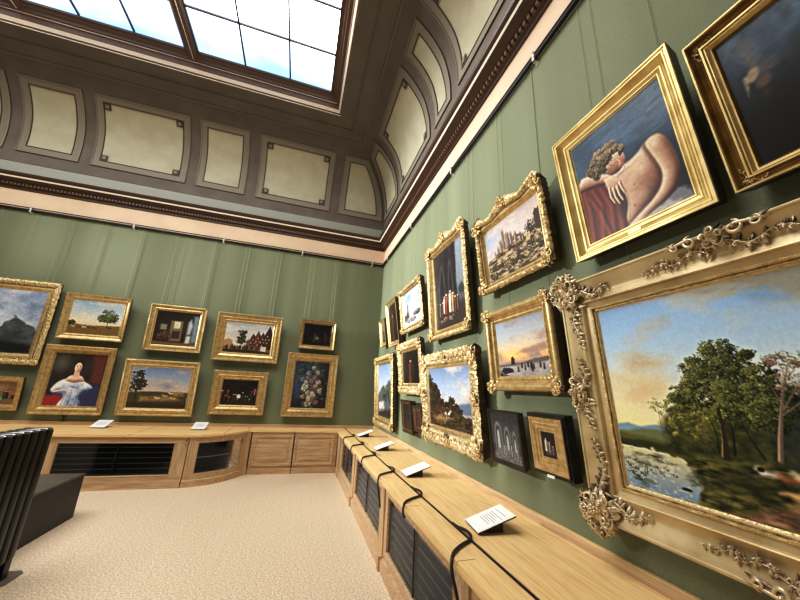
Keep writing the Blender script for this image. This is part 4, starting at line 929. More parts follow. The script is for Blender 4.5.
def spray(mb, x, z, dx, dz, L, w, y, th=.004, lift=.012, n=7):
    """a trailing stem with small leaves, berries and curls"""
    a = math.atan2(dz, dx); pts = []; ph = random.uniform(0, 3)
    for i in range(14):
        k = i / 13; o = w * .35 * math.sin(k * 7 + ph) * (1 - .5 * k)
        pts.append((x + dx * L * k - dz * o, y - lift * .5, z + dz * L * k + dx * o))
    mb.tube(pts, [th * (1 - .7 * i / 13) for i in range(14)], 5)
    for i in range(n):
        k = (i + .5) / n; p = pts[int(k * 13)]; s = 1 if i % 2 else -1; q = (1 - .55 * k)
        mb.leaf((p[0], p[2]), a + s * random.uniform(.5, 1.1), w * .75 * q, w * .17 * q, y, lift, s * .5)
        mb.leaf((p[0], p[2]), a - s * random.uniform(.2, .7), w * .5 * q, w * .13 * q, y, lift, -s * .4)
        if i % 2 == 0: mb.flower((p[0] - dz * s * w * .3 * q, p[2] + dx * s * w * .3 * q), w * .2 * q, y, lift)
        else: mb.scroll((p[0] + dz * s * w * .3 * q, p[2] - dx * s * w * .3 * q), w * .26 * q, a, 1.0, th * .8, s, y, lift)

MITRE = ((-1, 0), (1, 0), (1, 1), (-1, 1))
def style(kind, fw, rec, D):
    """-> profile, seg, disp, mats, canvas inset depth"""
    if kind == 'bright':
        return P_(fw, rec, D, [(0, .1, 0), (.03, 0, 0), (.1, 0, 0), (.13, .14, 0), (.2, .14, 0), (.23, .05, 0), (.29, .05, 0), (.32, .2, 0), (.42, .5, 0), (.55, .72, 0), (.6, .74, 0), (.63, .62, 0), (.7, .62, 0), (.74, .74, 0), (.84, .82, 0), (.87, .74, 0), (.92, .74, 0), (.95, .92, 0), (1, 1, 0)]), None, None, ['gold_bright']
    if kind == 'dark_scoop':
        return P_(fw, rec, D, [(0, .1, 0), (.04, 0, 0), (.11, 0, 0), (.14, .15, 1), (.24, .5, 1), (.38, .66, 1), (.5, .6, 1), (.53, .4, 1), (.56, .36, 0), (.64, .36, 0), (.66, .5, 1), (.7, .5, 0), (.74, .5, 0), (.84, .8, 0), (.9, .82, 1), (.94, .75, 1), (1, 1, 1)]), None, None, ['gold_bright', 'gold_brown']
    if kind == 'plain':
        return P_(fw, rec, D, [(0, .15, 0), (.05, 0, 0), (.14, 0, 0), (.18, .12, 0), (.4, .45, 0), (.6, .62, 0), (.66, .55, 0), (.74, .55, 0), (.78, .7, 0), (.93, .9, 0), (1, 1, 0)]), .03, beads(fw, [(.05, .14, .03, .002)]), ['gold_plain']
    if kind == 'wide':
        return P_(fw, rec, D, [(0, .2, 0), (.04, .04, 0), (.09, 0, 0), (.16, .04, 0), (.2, .2, 0), (.3, .3, 0), (.48, .36, 0), (.52, .28, 0), (.58, .28, 0), (.62, .5, 0), (.8, .78, 0), (.84, .7, 0), (.9, .7, 0), (1, 1, 0)]), .012, beads(fw, [(.03, .17, .026, .003), (.5, .6, .02, .002)]), ['gold_plain']
    if kind == 'beaded':
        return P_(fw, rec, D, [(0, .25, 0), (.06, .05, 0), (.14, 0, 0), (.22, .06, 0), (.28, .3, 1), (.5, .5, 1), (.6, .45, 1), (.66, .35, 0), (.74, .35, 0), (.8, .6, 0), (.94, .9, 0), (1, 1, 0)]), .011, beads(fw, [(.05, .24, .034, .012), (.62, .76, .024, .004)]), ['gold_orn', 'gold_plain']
    if kind == 'rococo':
        return resample(P_(fw, rec, D, [(0, .35, 0), (.08, .1, 0), (.2, 0, 0), (.34, .1, 0), (.46, .3, 0), (.6, .25, 0), (.7, .45, 0), (.8, .75, 1), (.84, .65, 1), (.9, .65, 1), (1, 1, 1)]), .010), .010, carve(fw, .014, .02, .014, 0, .7, .008, .16), ['gold_pale', 'gold_plain']
    if kind == 'rocaille':   # thinner carved frame
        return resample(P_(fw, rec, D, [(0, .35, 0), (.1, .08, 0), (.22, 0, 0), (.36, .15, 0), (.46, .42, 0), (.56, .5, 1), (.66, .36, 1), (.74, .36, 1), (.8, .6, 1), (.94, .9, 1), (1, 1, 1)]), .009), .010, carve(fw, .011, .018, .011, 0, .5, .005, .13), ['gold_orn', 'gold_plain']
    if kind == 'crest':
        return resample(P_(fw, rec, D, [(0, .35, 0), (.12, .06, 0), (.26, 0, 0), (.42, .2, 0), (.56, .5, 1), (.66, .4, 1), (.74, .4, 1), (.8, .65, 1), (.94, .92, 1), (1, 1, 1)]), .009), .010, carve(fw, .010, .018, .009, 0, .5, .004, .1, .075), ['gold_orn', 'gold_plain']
    if kind == 'round':
        pr = [(0, .5, 0)] + [(.02 + .5 * (1 - math.cos(PI * i / 8)) / 2, .42 - .42 * math.sin(PI * i / 8), 0) for i in range(9)] + [(.54, .55, 0), (.6, .7, 0), (.7, .78, 0), (.78, .6, 0), (.86, .6, 0), (.9, .8, 0), (1, 1, 0)]
        return P_(fw, rec, D, pr), .012, beads(fw, [(.76, .88, .016, .003)]), ['gold_plain']
    if kind == 'black':
        return P_(fw, rec, D, [(0, .1, 0), (.1, 0, 0), (.5, 0, 0), (.6, .5, 0), (.85, .8, 1), (1, 1, 1)]), None, None, ['frame_black', 'frame_brown']
    if kind == 'brown':
        return resample(P_(fw, rec, D, [(0, .2, 0), (.1, 0, 0), (.5, .1, 0), (.7, .5, 0), (.8, .5, 1), (1, 1, 1)]), .01), .012, carve(fw, .004, .02, .002, 0, .6), ['frame_brown', 'gold_brown']
    if kind == 'stepped':
        return P_(fw, rec, D, [(0, .1, 1), (.06, 0, 1), (.1, .05, 0), (.24, .05, 0), (.27, .25, 0), (.42, .3, 0), (.46, .2, 0), (.52, .2, 0), (.56, .55, 0), (.7, .6, 0), (.74, .5, 0), (.8, .5, 0), (.84, .85, 0), (1, 1, 0)]), None, None, ['gold_plain', 'frame_black']
    if kind == 'grand':
        pr = [(0, .2, 0), (.01, .02, 0), (.035, 0, 0), (.06, .03, 0), (.075, .12, 0)] + [(.09 + .55 * i / 10, .14 + .5 * math.sin(PI / 2 * i / 10) ** 1.2 - .28 * max(0, (i - 7) / 3), 0) for i in range(11)]
        pr += [(.65, .3, 0), (.68, .26, 0), (.7, .34, 0), (.71, .62, 0), (.83, .72, 0), (.84, .66, 1), (.87, .62, 1), (.9, .66, 1), (.91, .8, 1), (.95, .78, 0), (.965, .9, 1), (1, 1, 1)]
        return P_(fw, rec, D, pr), .006, beads(fw, [(.845, .9, .0125, .005), (.03, .04, .5, .0)]), ['gold_grand', 'gold_orn']

def picture(wall, q, fw, rec, kind, art, label, gain=1.0, cat='painting', D=.09, orn=None, plate=0, wires=2, box=0, name='framed_painting', rough=.35):
    cordname = label.split(',')[0].split(' with ')[0].split(' under ')[0]
    u0, w, zb, h, th, d = q
    if wall == 'B': loc, rot, mat = (u0 + w / 2, -d, zb), (th, 0, 0), None
    else: loc, rot = (-d, u0 - w / 2, zb), (th, 0, -PI / 2)
    r = thing(name, label, cat, loc, rot)
    prof, seg, disp, mats = style(kind, fw, rec, D)
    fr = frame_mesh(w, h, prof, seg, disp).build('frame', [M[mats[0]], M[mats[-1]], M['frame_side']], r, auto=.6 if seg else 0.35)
    if art is not None:
        canvas('canvas', art, w - 2 * fw + .004, h - 2 * fw + .004, gain, rough, r, (0, rec, fw - .002))
    mb = MB(); mb.box(-w / 2 + fw * .35, w / 2 - fw * .35, rec + .012, D - .004, fw * .35, h - fw * .35); mb.build('backing_board', M['backing'], r)
    if orn:
        mkey, items = orn
        for it in items:
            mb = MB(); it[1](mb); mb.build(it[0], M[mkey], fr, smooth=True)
    if box:
        mb = MB(); e = .012
        mb.box(-w / 2 - e, w / 2 + e, .012, D + .012, h - .004, h + .014); mb.box(-w / 2 - e, w / 2 + e, .012, D + .012, -.014, .004)
        mb.box(-w / 2 - e, -w / 2, .012, D + .012, 0, h); mb.box(w / 2, w / 2 + e, .012, D + .012, 0, h); mb.build('shadow_box', M['frame_black'], r)
    if plate:
        mb = MB(); mb.box(-plate / 2, plate / 2, -.004, .002, 0, .014)
        o = mb.build('nameplate', M['gold_bright'] if box == 0 else M['white_card'], r, loc=(0, rec * .5 if box == 0 else 0, fw * .42 if box == 0 else -.018)); o['label'] = 'small brass nameplate' if box == 0 else 'small paper label'
    # hanging cords up to the picture rail
    if wires:
        mw = Matrix.Translation(loc) @ Matrix.Rotation(rot[2], 4, 'Z') @ Matrix.Rotation(rot[0], 4, 'X')
        key = 'y' if wall == 'R' else 'x'
        t = thing('hanging_cord', 'thin pale cords holding the ' + ' '.join(cordname.split()[:11]), 'cord', (loc[0] if wall == 'B' else 0, 0 if wall == 'B' else loc[1], RAIL), (0, 0, rot[2]), 'hanging cords of the paintings')
        iv = (Matrix.Translation(t.location) @ Matrix.Rotation(rot[2], 4, 'Z')).inverted()
        for s in (-1, 1):
            a = mw @ Vector((s * w * .3, D, h * .7)); c = Vector(a)
            if wall == 'B': a.y = c.y = -.012
            else: a.x = c.x = -.012
            c.z = RAIL - .012
            mb = MB(); mb.tube([iv @ a, iv @ c], .0019, 4); mb.build('cord_strand', M['wire'], t)
    return r

def corners_orn(w, h, fw, r, y=0.0, n=3, th=.006, lift=.018, inset=.45, name='corner_ornament', extra=()):
    items = []
    for sx, sz in ((-1, 1), (1, 1), (1, -1), (-1, -1)):
        x = sx * (w / 2 - fw * inset); z = h - fw * inset if sz > 0 else fw * inset
        items.append((name, (lambda mb, x=x, z=z, sx=sx, sz=sz: corner_cluster(mb, x, z, r, y, sx, sz, n, th, lift))))
    return items + list(extra)

# ---- far wall
picture('B', (-7.49, 1.6, 1.67, 1.41, .03, .12), .17, .045, 'rocaille', art_mountain(), 'large carved gold frame with misty mountain landscape under a cloudy sky', 1.0)
picture('B', (-5.77, .98, 2.14, .81, .08, .12), .101, .055, 'plain', art_oxen(), 'gold framed landscape of cattle beside one big green tree')
picture('B', (-5.81, 1.01, .89, 1.14, .05, .12), .14, .07, 'wide', art_lady(), 'portrait of a seated lady in a pale blue dress, bright gold frame')
picture('B', (-6.86, .92, .94, .53, .13, .12), .086, .03, 'wide', art_peasants(), 'small gold framed brown rustic scene below the mountain painting')
picture('B', (-4.47, .95, 2.04, .87, .08, .12), .116, .035, 'beaded', art_kitchen(), 'dark kitchen interior with a lit window, beaded gold frame')
picture('B', (-4.62, 1.18, .90, .97, .11, .12), .13, .03, 'beaded', art_pasture(), 'pasture landscape with pale cattle under pink clouds, dark beaded frame')
picture('B', (-3.32, 1.21, 1.94, .94, .10, .12), .168, .055, 'wide', art_town(), 'town street scene with red brick gables, broad stepped gold frame')
picture('B', (-3.20, .97, .95, .81, .08, .12), .172, .058, 'wide', art_company(), 'dark gathering of figures round one in white, broad gold frame')
picture('B', (-1.76, .75, 2.29, .62, .09, .12), .087, .058, 'plain', art_company(161, (20, 20, 30), .45), 'smallest far wall painting, nearly black night scene in plain gold frame')
picture('B', (-1.91, 1.01, .94, 1.25, .09, .12), .166, .06, 'wide', art_flowers(), 'upright flower still life on blue ground, stepped gold frame')
# ---- right wall
def rw(q, fw, r, n=3, **k): return corners_orn(q[1], q[3], fw, r, n=n, **k)
q = (-.49, 1.3, .89, 1.27, .05, .12)
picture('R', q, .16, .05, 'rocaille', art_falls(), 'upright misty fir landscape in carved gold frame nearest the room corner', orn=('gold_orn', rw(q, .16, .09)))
q = (-2.12, 1.01, 1.51, .74, .10, .12)
picture('R', q, .14, .04, 'rococo', art_dark(172), 'small near black interior in pale scalloped carved gold frame', 1.0, orn=('gold_pale', rw(q, .14, .08)))
picture('R', (-2.37, .43, .97, .45, .12, .12), .05, .012, 'brown', art_dark(173, 0, (44, 34, 30), 30, 30), 'tiny dark brown framed picture, farther of the low pair', wires=0)
picture('R', (-2.86, .32, 1.04, .32, .14, .12), .055, .012, 'brown', art_dark(174, 0, (72, 50, 42), 30, 30), 'tiny reddish brown framed picture, nearer of the low pair', wires=0)
q = (-3.20, 1.35, 1.01, .97, .07, .12)
def mid_orn(w, h, fw, r, th=.006, lift=.018):
    return [('scroll_ornament', lambda mb: corner_cluster(mb, 0, fw * .35, r, 0, 0, -1, 3, th, lift)), ('scroll_ornament', lambda mb: corner_cluster(mb, 0, h - fw * .35, r, 0, 0, 1, 3, th, lift)),
            ('scroll_ornament', lambda mb: corner_cluster(mb, -w / 2 + fw * .35, h / 2, r, 0, -1, 0, 3, th, lift)), ('scroll_ornament', lambda mb: corner_cluster(mb, w / 2 - fw * .35, h / 2, r, 0, 1, 0, 3, th, lift))]
picture('R', q, .17, .035, 'rococo', art_hunt(), 'riders and a white horse by a dark wooded hill, heavy rococo gold frame', orn=('gold_pale', rw(q, .17, .11) + mid_orn(q[1], q[3], .17, .08)), wires=2)
picture('R', (-1.33, .66, 2.30, .83, .15, .12), .085, .03, 'plain', art_dark(175, 1, (44, 32, 30)), 'dark upright portrait in plain gold frame beside the winter scene')
picture('R', (-.66, .44, 2.38, .54, .13, .12), .07, .03, 'plain', art_dark(176, 1, (120, 108, 100)), 'farthest small gold framed picture on the side wall, pale figure')
q = (-2.09, 1.0, 2.44, .72, .12, .12)
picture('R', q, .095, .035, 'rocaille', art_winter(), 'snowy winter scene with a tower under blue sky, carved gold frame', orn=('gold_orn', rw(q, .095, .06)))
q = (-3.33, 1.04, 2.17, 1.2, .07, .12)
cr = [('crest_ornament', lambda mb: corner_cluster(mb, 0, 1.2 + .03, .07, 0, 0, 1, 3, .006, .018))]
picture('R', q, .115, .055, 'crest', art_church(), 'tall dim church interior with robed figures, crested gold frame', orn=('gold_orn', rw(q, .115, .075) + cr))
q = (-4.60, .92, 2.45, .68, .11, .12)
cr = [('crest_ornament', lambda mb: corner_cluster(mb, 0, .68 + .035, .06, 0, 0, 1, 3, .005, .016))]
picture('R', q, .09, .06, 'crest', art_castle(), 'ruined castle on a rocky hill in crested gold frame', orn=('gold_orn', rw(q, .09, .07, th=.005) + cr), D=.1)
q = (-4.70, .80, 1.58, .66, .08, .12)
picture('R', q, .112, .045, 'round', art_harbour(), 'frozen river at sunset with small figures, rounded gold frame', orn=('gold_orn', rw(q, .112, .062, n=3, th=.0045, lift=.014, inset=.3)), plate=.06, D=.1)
picture('R', (-4.71, .40, 1.04, .40, .11, .12), .035, .012, 'black', art_vault(), 'grey picture of vaulted arches in thin black frame', wires=0, D=.06)
picture('R', (-5.2, .31, 1.09, .34, .10, .12), .095, .014, 'stepped', art_small_group(), 'tiny dark figure picture in wide stepped gold frame inside black case', plate=.06, wires=0, box=1, D=.065)
picture('R', (-5.71, .73, 2.36, .84, .13, .12), .094, .053, 'bright', art_sleeper(), 'bare-chested sleeping youth leaning on red cloth, smooth bright gold frame', plate=.07, D=.1, gain=1.0)
q = (-6.5, 1.15, 2.35, .71, .16, .14)
def sc(sx, top):
    def f(mb):
            x = sx * (q[1] / 2 - .03); z = q[3] - .03 if top else .03
            spray(mb, x, z, -sx, 0, .07, .03, .028, .002, .006, 4); spray(mb, x, z, 0, -1 if top else 1, .07, .03, .028, .002, .006, 4)
    return f
picture('R', q, .08, .05, 'dark_scoop', art_cliff(), 'stormy dark cliff picture in brown hollow gold frame, highest and nearest', plate=0, D=.11, orn=('gold_orn', [('corner_spray', sc(a, b)) for a in (-1, 1) for b in (0, 1)]))
# the big river landscape
W_, H_, FW = 1.6, 1.26, .2
def big_orn():
    it = []
    for sx, sz in ((-1, 1), (1, 1), (1, -1), (-1, -1)):
        x = sx * (W_ / 2 - .045); z = H_ - .045 if sz > 0 else .045
        def f(mb, x=x, z=z, sx=sx, sz=sz):
            corner_cluster(mb, x, z, .115, .004, sx, sz, 6, .006, .034)
            corner_cluster(mb, x - sx * .035, z - sz * .035, .075, -.012, -sx, -sz, 5, .0045, .018)
            for k in range(8):
                a = math.atan2(sz, sx) + (k - 3.5) * .42; mb.scroll((x + .088 * math.cos(a), z + .088 * math.sin(a)), .024, a, 1.2, .005, (-1) ** k, -.002, .02)
        it.append(('corner_ornament', f))
        def g(mb, x=x, z=z, sx=sx, sz=sz):
            spray(mb, x - sx * .08, z - sz * .04, -sx, 0, .19, .068, .018, .0045, .017, 9); 
        def g2(mb, x=x, z=z, sx=sx, sz=sz): spray(mb, x - sx * .045, z - sz * .08, 0, -sz, .28, .07, .018, .0045, .017, 12)
        it += [('leaf_spray', g), ('leaf_spray', g2)]
    for z, s in ((H_ - .02, 1), (.02, -1)):
        def f(mb, z=z, s=s):
            corner_cluster(mb, 0, z - s * .01, .05, .004, 0, s, 5, .0045, .024)
            for d in (-1, 1):
                mb.scroll((d * .07, z - s * .002), .03, PI / 2 * s, 1.1, .007, -d * s, 0, .02); mb.scroll((d * .13, z - s * .004), .022, PI / 2 * s, 1.0, .0055, -d * s, 0, .016)
                mb.leaf((d * .08, z), 0 if d > 0 else PI, .09, .014, 0, .016, .25 * d); mb.tube([(d * .03, -.006, z), (d * .08, -.012, z + s * .012), (d * .13, -.01, z + s * .004), (d * .17, -.008, z - s * .004)], [.008, .007, .006, .004], 6)
        it.append(('crest_ornament', f))
        for d in (-1, 1):
            it.append(('leaf_spray', lambda mb, z=z, s=s, d=d: (spray(mb, d * .03, z - s * .05, d, -s * .03, .17, .055, .018, .004, .014, 8), spray(mb, d * .17, z - s * .055, d, 0, .14, .045, .02, .003, .013, 6))))
    for s in (-1, 1):
        def f(mb, s=s):
            x = s * (W_ / 2 - .012)
            corner_cluster(mb, x - s * .02, H_ / 2, .06, .004, s, 0, 5, .005, .024)
            for d in (-1, 1): mb.scroll((x, H_ / 2 + d * .06), .024, 0, 1.1, .006, d, 0, .018); mb.scroll((x - s * .01, H_ / 2 + d * .1), .016, 0, 1.0, .004, -d, 0, .014)
            spray(mb, x - s * .06, H_ / 2 + .03, 0, 1, .16, .065, .018, .0045, .017, 8); spray(mb, x - s * .06, H_ / 2 - .03, 0, -1, .16, .065, .018, .0045, .017, 8)
        it.append(('scroll_ornament', f))
    return it
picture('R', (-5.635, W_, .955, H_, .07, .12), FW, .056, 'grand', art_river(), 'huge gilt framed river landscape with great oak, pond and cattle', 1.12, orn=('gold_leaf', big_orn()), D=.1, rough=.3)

# ------------------------------------------------------------------ picture rails
def rail(axis, span, brackets, label):
    r = thing('picture_rail', label, 'rail', (0, 0, 0))
    for dz, rr in ((-.004, .021), (.046, .010)):
        mb = MB(); a, b = span
        p = [(a, -.03, RAIL + dz), (b, -.03, RAIL + dz)] if axis == 'x' else [(-.03, a, RAIL + dz), (-.03, b, RAIL + dz)]
        mb.tube(p, rr, 8); mb.build('rod', M['black'], r, smooth=True)
    for u in brackets:
        mb = MB()
        def bx(x0, x1, n0, n1, z0, z1):
            if axis == 'x': mb.box(u + x0, u + x1, -n1, -n0, RAIL + z0, RAIL + z1)
            else: mb.box(-n1, -n0, u + x0, u + x1, RAIL + z0, RAIL + z1)
        bx(-.012, .012, 0, .05, .044, .058); bx(-.012, .012, .042, .05, -.05, .058); bx(-.012, .012, 0, .05, -.05, -.04); bx(-.018, .018, -.0, .006, -.06, .07)
        o = mb.build('bracket', M['white_metal'], r); o['label'] = 'pale metal bracket'
    return r
rail('x', (XL, -.0), [-.3 - 1.62 * i for i in range(6)], 'black twin rod picture rail high on the far wall')
rail('y', (YB, -.0), [-.5 - 1.64 * i for i in range(6)], 'black twin rod picture rail high on the side wall above the long bench')
# ------------------------------------------------------------------ benches, cases
WT = .731
def upstand(ax, label):
    r = thing('upstand', label, 'trim strip', (0, 0, WT))
    for nm, e, a, b, m in (('board', .03, 0, .048, 'oakf_'), ('cap', .026, .048, .054, 'oak_')):
        mb = MB()
        if ax == 'x': mb.box(XL + .01, -.031, -e, -.004, a, b)
        else: mb.box(-e, -.004, YB + .01, -.004, a, b)
        mb.build(nm, M[m + ax], r)
def worktop_side():
    r = thing('worktop', 'long honey oak worktop running under the side wall paintings', 'worktop', (0, 0, 0))
    mb = MB(); mb.box(-.805, -.624, YB + .01, -.004, WT - .032, WT); mb.box(-.80, -.624, YB + .01, -.004, WT - .05, WT - .032); mb.build('front_board', M['oak_y'], r)
    mb = MB(); mb.box(-.606, -.004, YB + .01, -.004, WT - .04, WT); mb.build('back_board', M['oak_y'], r)
    mb = MB(); mb.box(-.624, -.606, YB + .01, -.03, WT - .04, WT - .006); mb.build('groove', M['groove'], r)
    upstand('y', 'oak upstand strip along the side wall behind the cards')
    mb = MB()
    for y in [-1.4, -2.21, -3.02, -3.86, -4.65, -5.45, -6.25, -7.1]:
        mb.box(-.806, -.70, y + .012, y + .015, WT - .02, WT + .0006)
    mb.build('joint_line', M['groove'], r)
worktop_side()
def curve_pts(n=14, off=0):
    P0, P1, P2 = (-3.155, -1.10), (-2.68, -1.04), (-2.40, -.42); out = []
    for i in range(n + 1):
        t = i / n; x = (1 - t) ** 2 * P0[0] + 2 * t * (1 - t) * P1[0] + t * t * P2[0]; y = (1 - t) ** 2 * P0[1] + 2 * t * (1 - t) * P1[1] + t * t * P2[1]
        dx = 2 * (1 - t) * (P1[0] - P0[0]) + 2 * t * (P2[0] - P1[0]); dy = 2 * (1 - t) * (P1[1] - P0[1]) + 2 * t * (P2[1] - P1[1]); L = math.hypot(dx, dy)
        out.append((max(-3.152, x + dy / L * off), y - dx / L * off))
    return out
def worktop_far():
    r = thing('worktop', 'oak worktop with a curved step below the far wall paintings', 'worktop', (0, 0, 0))
    c = curve_pts(14, .03); poly = [(XL + .01, -.004), (XL + .01, -1.13)] + [p for p in c if p[1] < -.46] + [(-2.37, -.46), (-.81, -.46), (-.81, -.004)]
    mb = MB(); mb.prism(poly, WT - .032, WT); mb.build('board', M['oak_x'], r)
    upstand('x', 'oak upstand strip along the far wall at the back of the worktop')
    mb = MB()
    for x, y0 in ((-2.72, -.93), (-2.42, -.47), (-3.95, -1.13), (-5.6, -1.13)): mb.box(x, x + .006, y0, -.03, WT - .01, WT + .0006)
    mb.build('joint_line', M['groove'], r)
worktop_far()

def cabinet(loc, rot, L, label, wf, stile=.14, kind='louvre', depth=.7, key=False):
    r = thing('display_cabinet', label, 'cabinet', loc, (0, 0, rot), None)
    H = WT - .05 if rot else WT - .033
    o0, o1, z0, z1 = stile, L - stile, .175, .61
    mb = MB(); mb.box(.003, L - .003, -.03, 0, 0, .085); mb.box(.003, L - .003, -.022, 0, .085, .1); mb.build('plinth', M[wf], r)
    mb = MB(); mb.box(.003, L - .003, 0, .03, .1, z0); mb.build('lower_rail', M[wf], r); mb = MB(); mb.box(.003, L - .003, 0, .03, z1, H); mb.build('upper_rail', M[wf], r)
    for a, b in ((.003, o0), (o1, L - .003)):
        mb = MB(); mb.box(a, b, 0, .03, z0, z1); mb.build('stile', M['oak_z'], r)
    mb = MB()   # moulding round the opening
    for i, (d, y) in enumerate(((0, -.002), (.012, .006), (.014, .028))):
        pass
    lo = [[(o0 - .012 + d, y, z0 - .012 + d), (o1 + .012 - d, y, z0 - .012 + d), (o1 + .012 - d, y, z1 + .012 - d), (o0 - .012 + d, y, z1 + .012 - d)] for d, y in ((0, 0), (.004, -.008), (.014, -.004), (.018, .028))]
    for A, B in zip(lo, lo[1:]): mb.grid([A + A[:1], B + B[:1]])
    mb.build('opening_moulding', M[wf], r)
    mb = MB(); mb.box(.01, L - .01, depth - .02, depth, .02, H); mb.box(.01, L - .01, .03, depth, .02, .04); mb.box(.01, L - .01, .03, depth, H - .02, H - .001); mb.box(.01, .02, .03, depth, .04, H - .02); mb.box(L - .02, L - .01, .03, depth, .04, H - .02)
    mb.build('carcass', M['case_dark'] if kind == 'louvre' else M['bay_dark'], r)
    if kind == 'louvre':
        mb = MB(); n = 6; dz = (z1 - z0) / n
        for i in range(n):
            z = z0 + dz * i + .01
            mb.mat = 0; mb.quad((o0 - .01, .05, z), (o1 + .01, .05, z), (o1 + .01, .12, z + dz * 1.05), (o0 - .01, .12, z + dz * 1.05))
            mb.mat = 1; mb.box(o0 - .01, o1 + .01, .045, .055, z - .004, z + .006)
        mb.build('louvre_slats', [M['louvre'], M['louvre_lip']], r)
        m = (o0 + o1) / 2; mb = MB(); mb.box(m - .006, m + .006, .01, .04, z0, z1); mb.build('mullion', M['black'], r)
        mb = MB(); mb.quad((o0, .014, z0), (o1, .014, z0), (o1, .014, z1), (o0, .014, z1)); mb.build('glass_pane', M['glass'], r)
    else:
        mb = MB(); m = .42
        mb.box(m, m + .03, .1, .5, z0, z1); mb.box(o0, o1, .1, .5, .38, .4); mb.build('inner_shelf', M['oakf_y'], r)
    mb = MB(); mb.box(.004, .046, -.014, 0, .1, H); mb.box(.001, .056, -.045, 0, 0, .115); mb.build('pilaster', M['oak_z'], r)
    if key:
        mb = MB(); mb.tube([(L - .03, -.02, .65), (L - .03, -.002, .65)], .008, 8); mb.box(L - .036, L - .024, -.012, -.006, .60, .645); mb.blob((L - .03, -.012, .615), .012, .006, .016); k = mb.build('key', M['chrome'], r); k['label'] = 'small silver key hanging in the lock'
    return r
ys = [-.75, -2.21, -3.86, -5.45, -7.1, -8.7]
lb = ['glass fronted oak cabinet with dark louvres nearest the room corner', 'second glass fronted oak cabinet along the side bench from the corner', 'third glass fronted side bench cabinet, largest in view with centre bar', 'open brown bay of the side bench beside the nearest cable', 'oak side bench cabinet behind the open bay']
for i in range(4):
    cabinet((-.76, ys[i], 0), -PI / 2, ys[i] - ys[i + 1], lb[i], 'oakf_y', .145, 'open' if i == 3 else 'louvre')
xs = [-8.5, -6.73, -4.95, -3.16]
lb2 = ['farthest left oak louvre cabinet beyond the black radiator', 'oak louvre cabinet behind the black ribbed radiator', 'wide oak cabinet with dark louvres below the lady portrait']
for i in range(3): cabinet((xs[i], -1.10, 0), 0, xs[i + 1] - xs[i], lb2[i], 'oakf_x', .18, 'louvre', 1.0, key=(i == 2))
# corner post between the two runs
mb = MB(); mb.box(-.79, -.72, -.745, -.47, 0, WT - .05); mb.box(-.80, -.72, -.745, -.47, 0, .1); tag(mb.build('corner_post', M['oak_z']), 'plain oak post closing the inner corner of the benches', 'post')

def curved_case():
    r = thing('curved_cabinet', 'curved oak cabinet with dark bowed glass door', 'cabinet')
    n = 20; H = WT - .033
    f = curve_pts(n, 0); pl = curve_pts(n, .025); inn = curve_pts(n, -.05)
    def sheet(mb, pts, z0, z1, i0=0, i1=n): mb.grid([[(p[0], p[1], z) for p in pts[i0:i1 + 1]] for z in (z0, z1)])
    mb = MB(); sheet(mb, pl, 0, .085); mb.grid([[(p[0], p[1], .085) for p in pl], [(p[0], p[1], .1) for p in f]]); mb.build('plinth', M['oakf_x'], r, smooth=True)
    a, b = 3, 18
    mb = MB(); sheet(mb, f, .1, .175); mb.build('lower_rail', M['oakf_x'], r, smooth=True); mb = MB(); sheet(mb, f, .61, H); mb.build('upper_rail', M['oakf_x'], r, smooth=True)
    for i0, i1 in ((0, a), (b, n)):
        mb = MB(); sheet(mb, f, .175, .61, i0, i1); mb.build('stile', M['oak_z'], r, smooth=True)
    mb = MB()
    for z in (.175, .61): mb.grid([[(p[0], p[1], z) for p in f[a:b + 1]], [(p[0], p[1], z) for p in inn[a:b + 1]]])
    for i in (a, b): mb.quad((f[i][0], f[i][1], .175), (inn[i][0], inn[i][1], .175), (inn[i][0], inn[i][1], .61), (f[i][0], f[i][1], .61))
    mb.build('opening_moulding', M['oakf_x'], r)
    mb = MB(); bk = curve_pts(n, -.3); sheet(mb, bk, .05, H); mb.grid([[(p[0], p[1], .17) for p in inn], [(p[0], p[1], .17) for p in bk]]); mb.grid([[(p[0], p[1], .63) for p in inn], [(p[0], p[1], .63) for p in bk]]); mb.build('carcass', M['case_dark'], r)
    mb = MB(); s2 = curve_pts(n, -.07); mb.tube([(p[0], p[1], .39) for p in s2[a:b + 1]], .007, 6); mb.build('shelf_edge', M['louvre_lip'], r)
    mb = MB(); g = curve_pts(n, -.02); sheet(mb, g, .175, .61, a, b); mb.build('glass_pane', M['glass'], r, smooth=True)
    mb = MB(); e = f[-1]; mb.box(e[0] - .02, e[0] + .05, -.46, -.40, 0, H); mb.box(e[0] - .03, e[0] + .06, -.475, -.40, 0, .1); mb.build('pilaster', M['oak_z'], r)
curved_case()
def panel_case():
    r = thing('panelled_cupboard', 'low oak cupboard with two raised panel doors in the corner', 'cupboard')
    H = WT - .033
    mb = MB(); mb.box(-2.33, -.80, -.44, -.40, 0, H); mb.box(-2.33, -.80, -.455, -.44, 0, .1); mb.build('carcass', M['oakf_x'], r)
    for x0, x1 in ((-2.29, -1.61), (-1.585, -.86)):
        mb = MB(); z0, z1 = .13, .64
        lo = [[(x0 + d, y, z0 + d), (x1 - d, y, z0 + d), (x1 - d, y, z1 - d), (x0 + d, y, z1 - d)] for d, y in ((0, -.44), (.002, -.455), (.035, -.455), (.042, -.446), (.05, -.444), (.056, -.438), (.062, -.442), (.1, -.452))]
        for A, B in zip(lo, lo[1:]): mb.grid([A + A[:1], B + B[:1]])
        mb.face(*[mb.pt(p) for p in lo[-1]]); mb.build('panel_door', M['oak_x'] if 0 else M['oakf_x'], r)
    mb = MB(); mb.box(-1.604, -1.592, -.4565, -.44, .0, H); mb.build('door_gap', M['groove'], r)
panel_case()

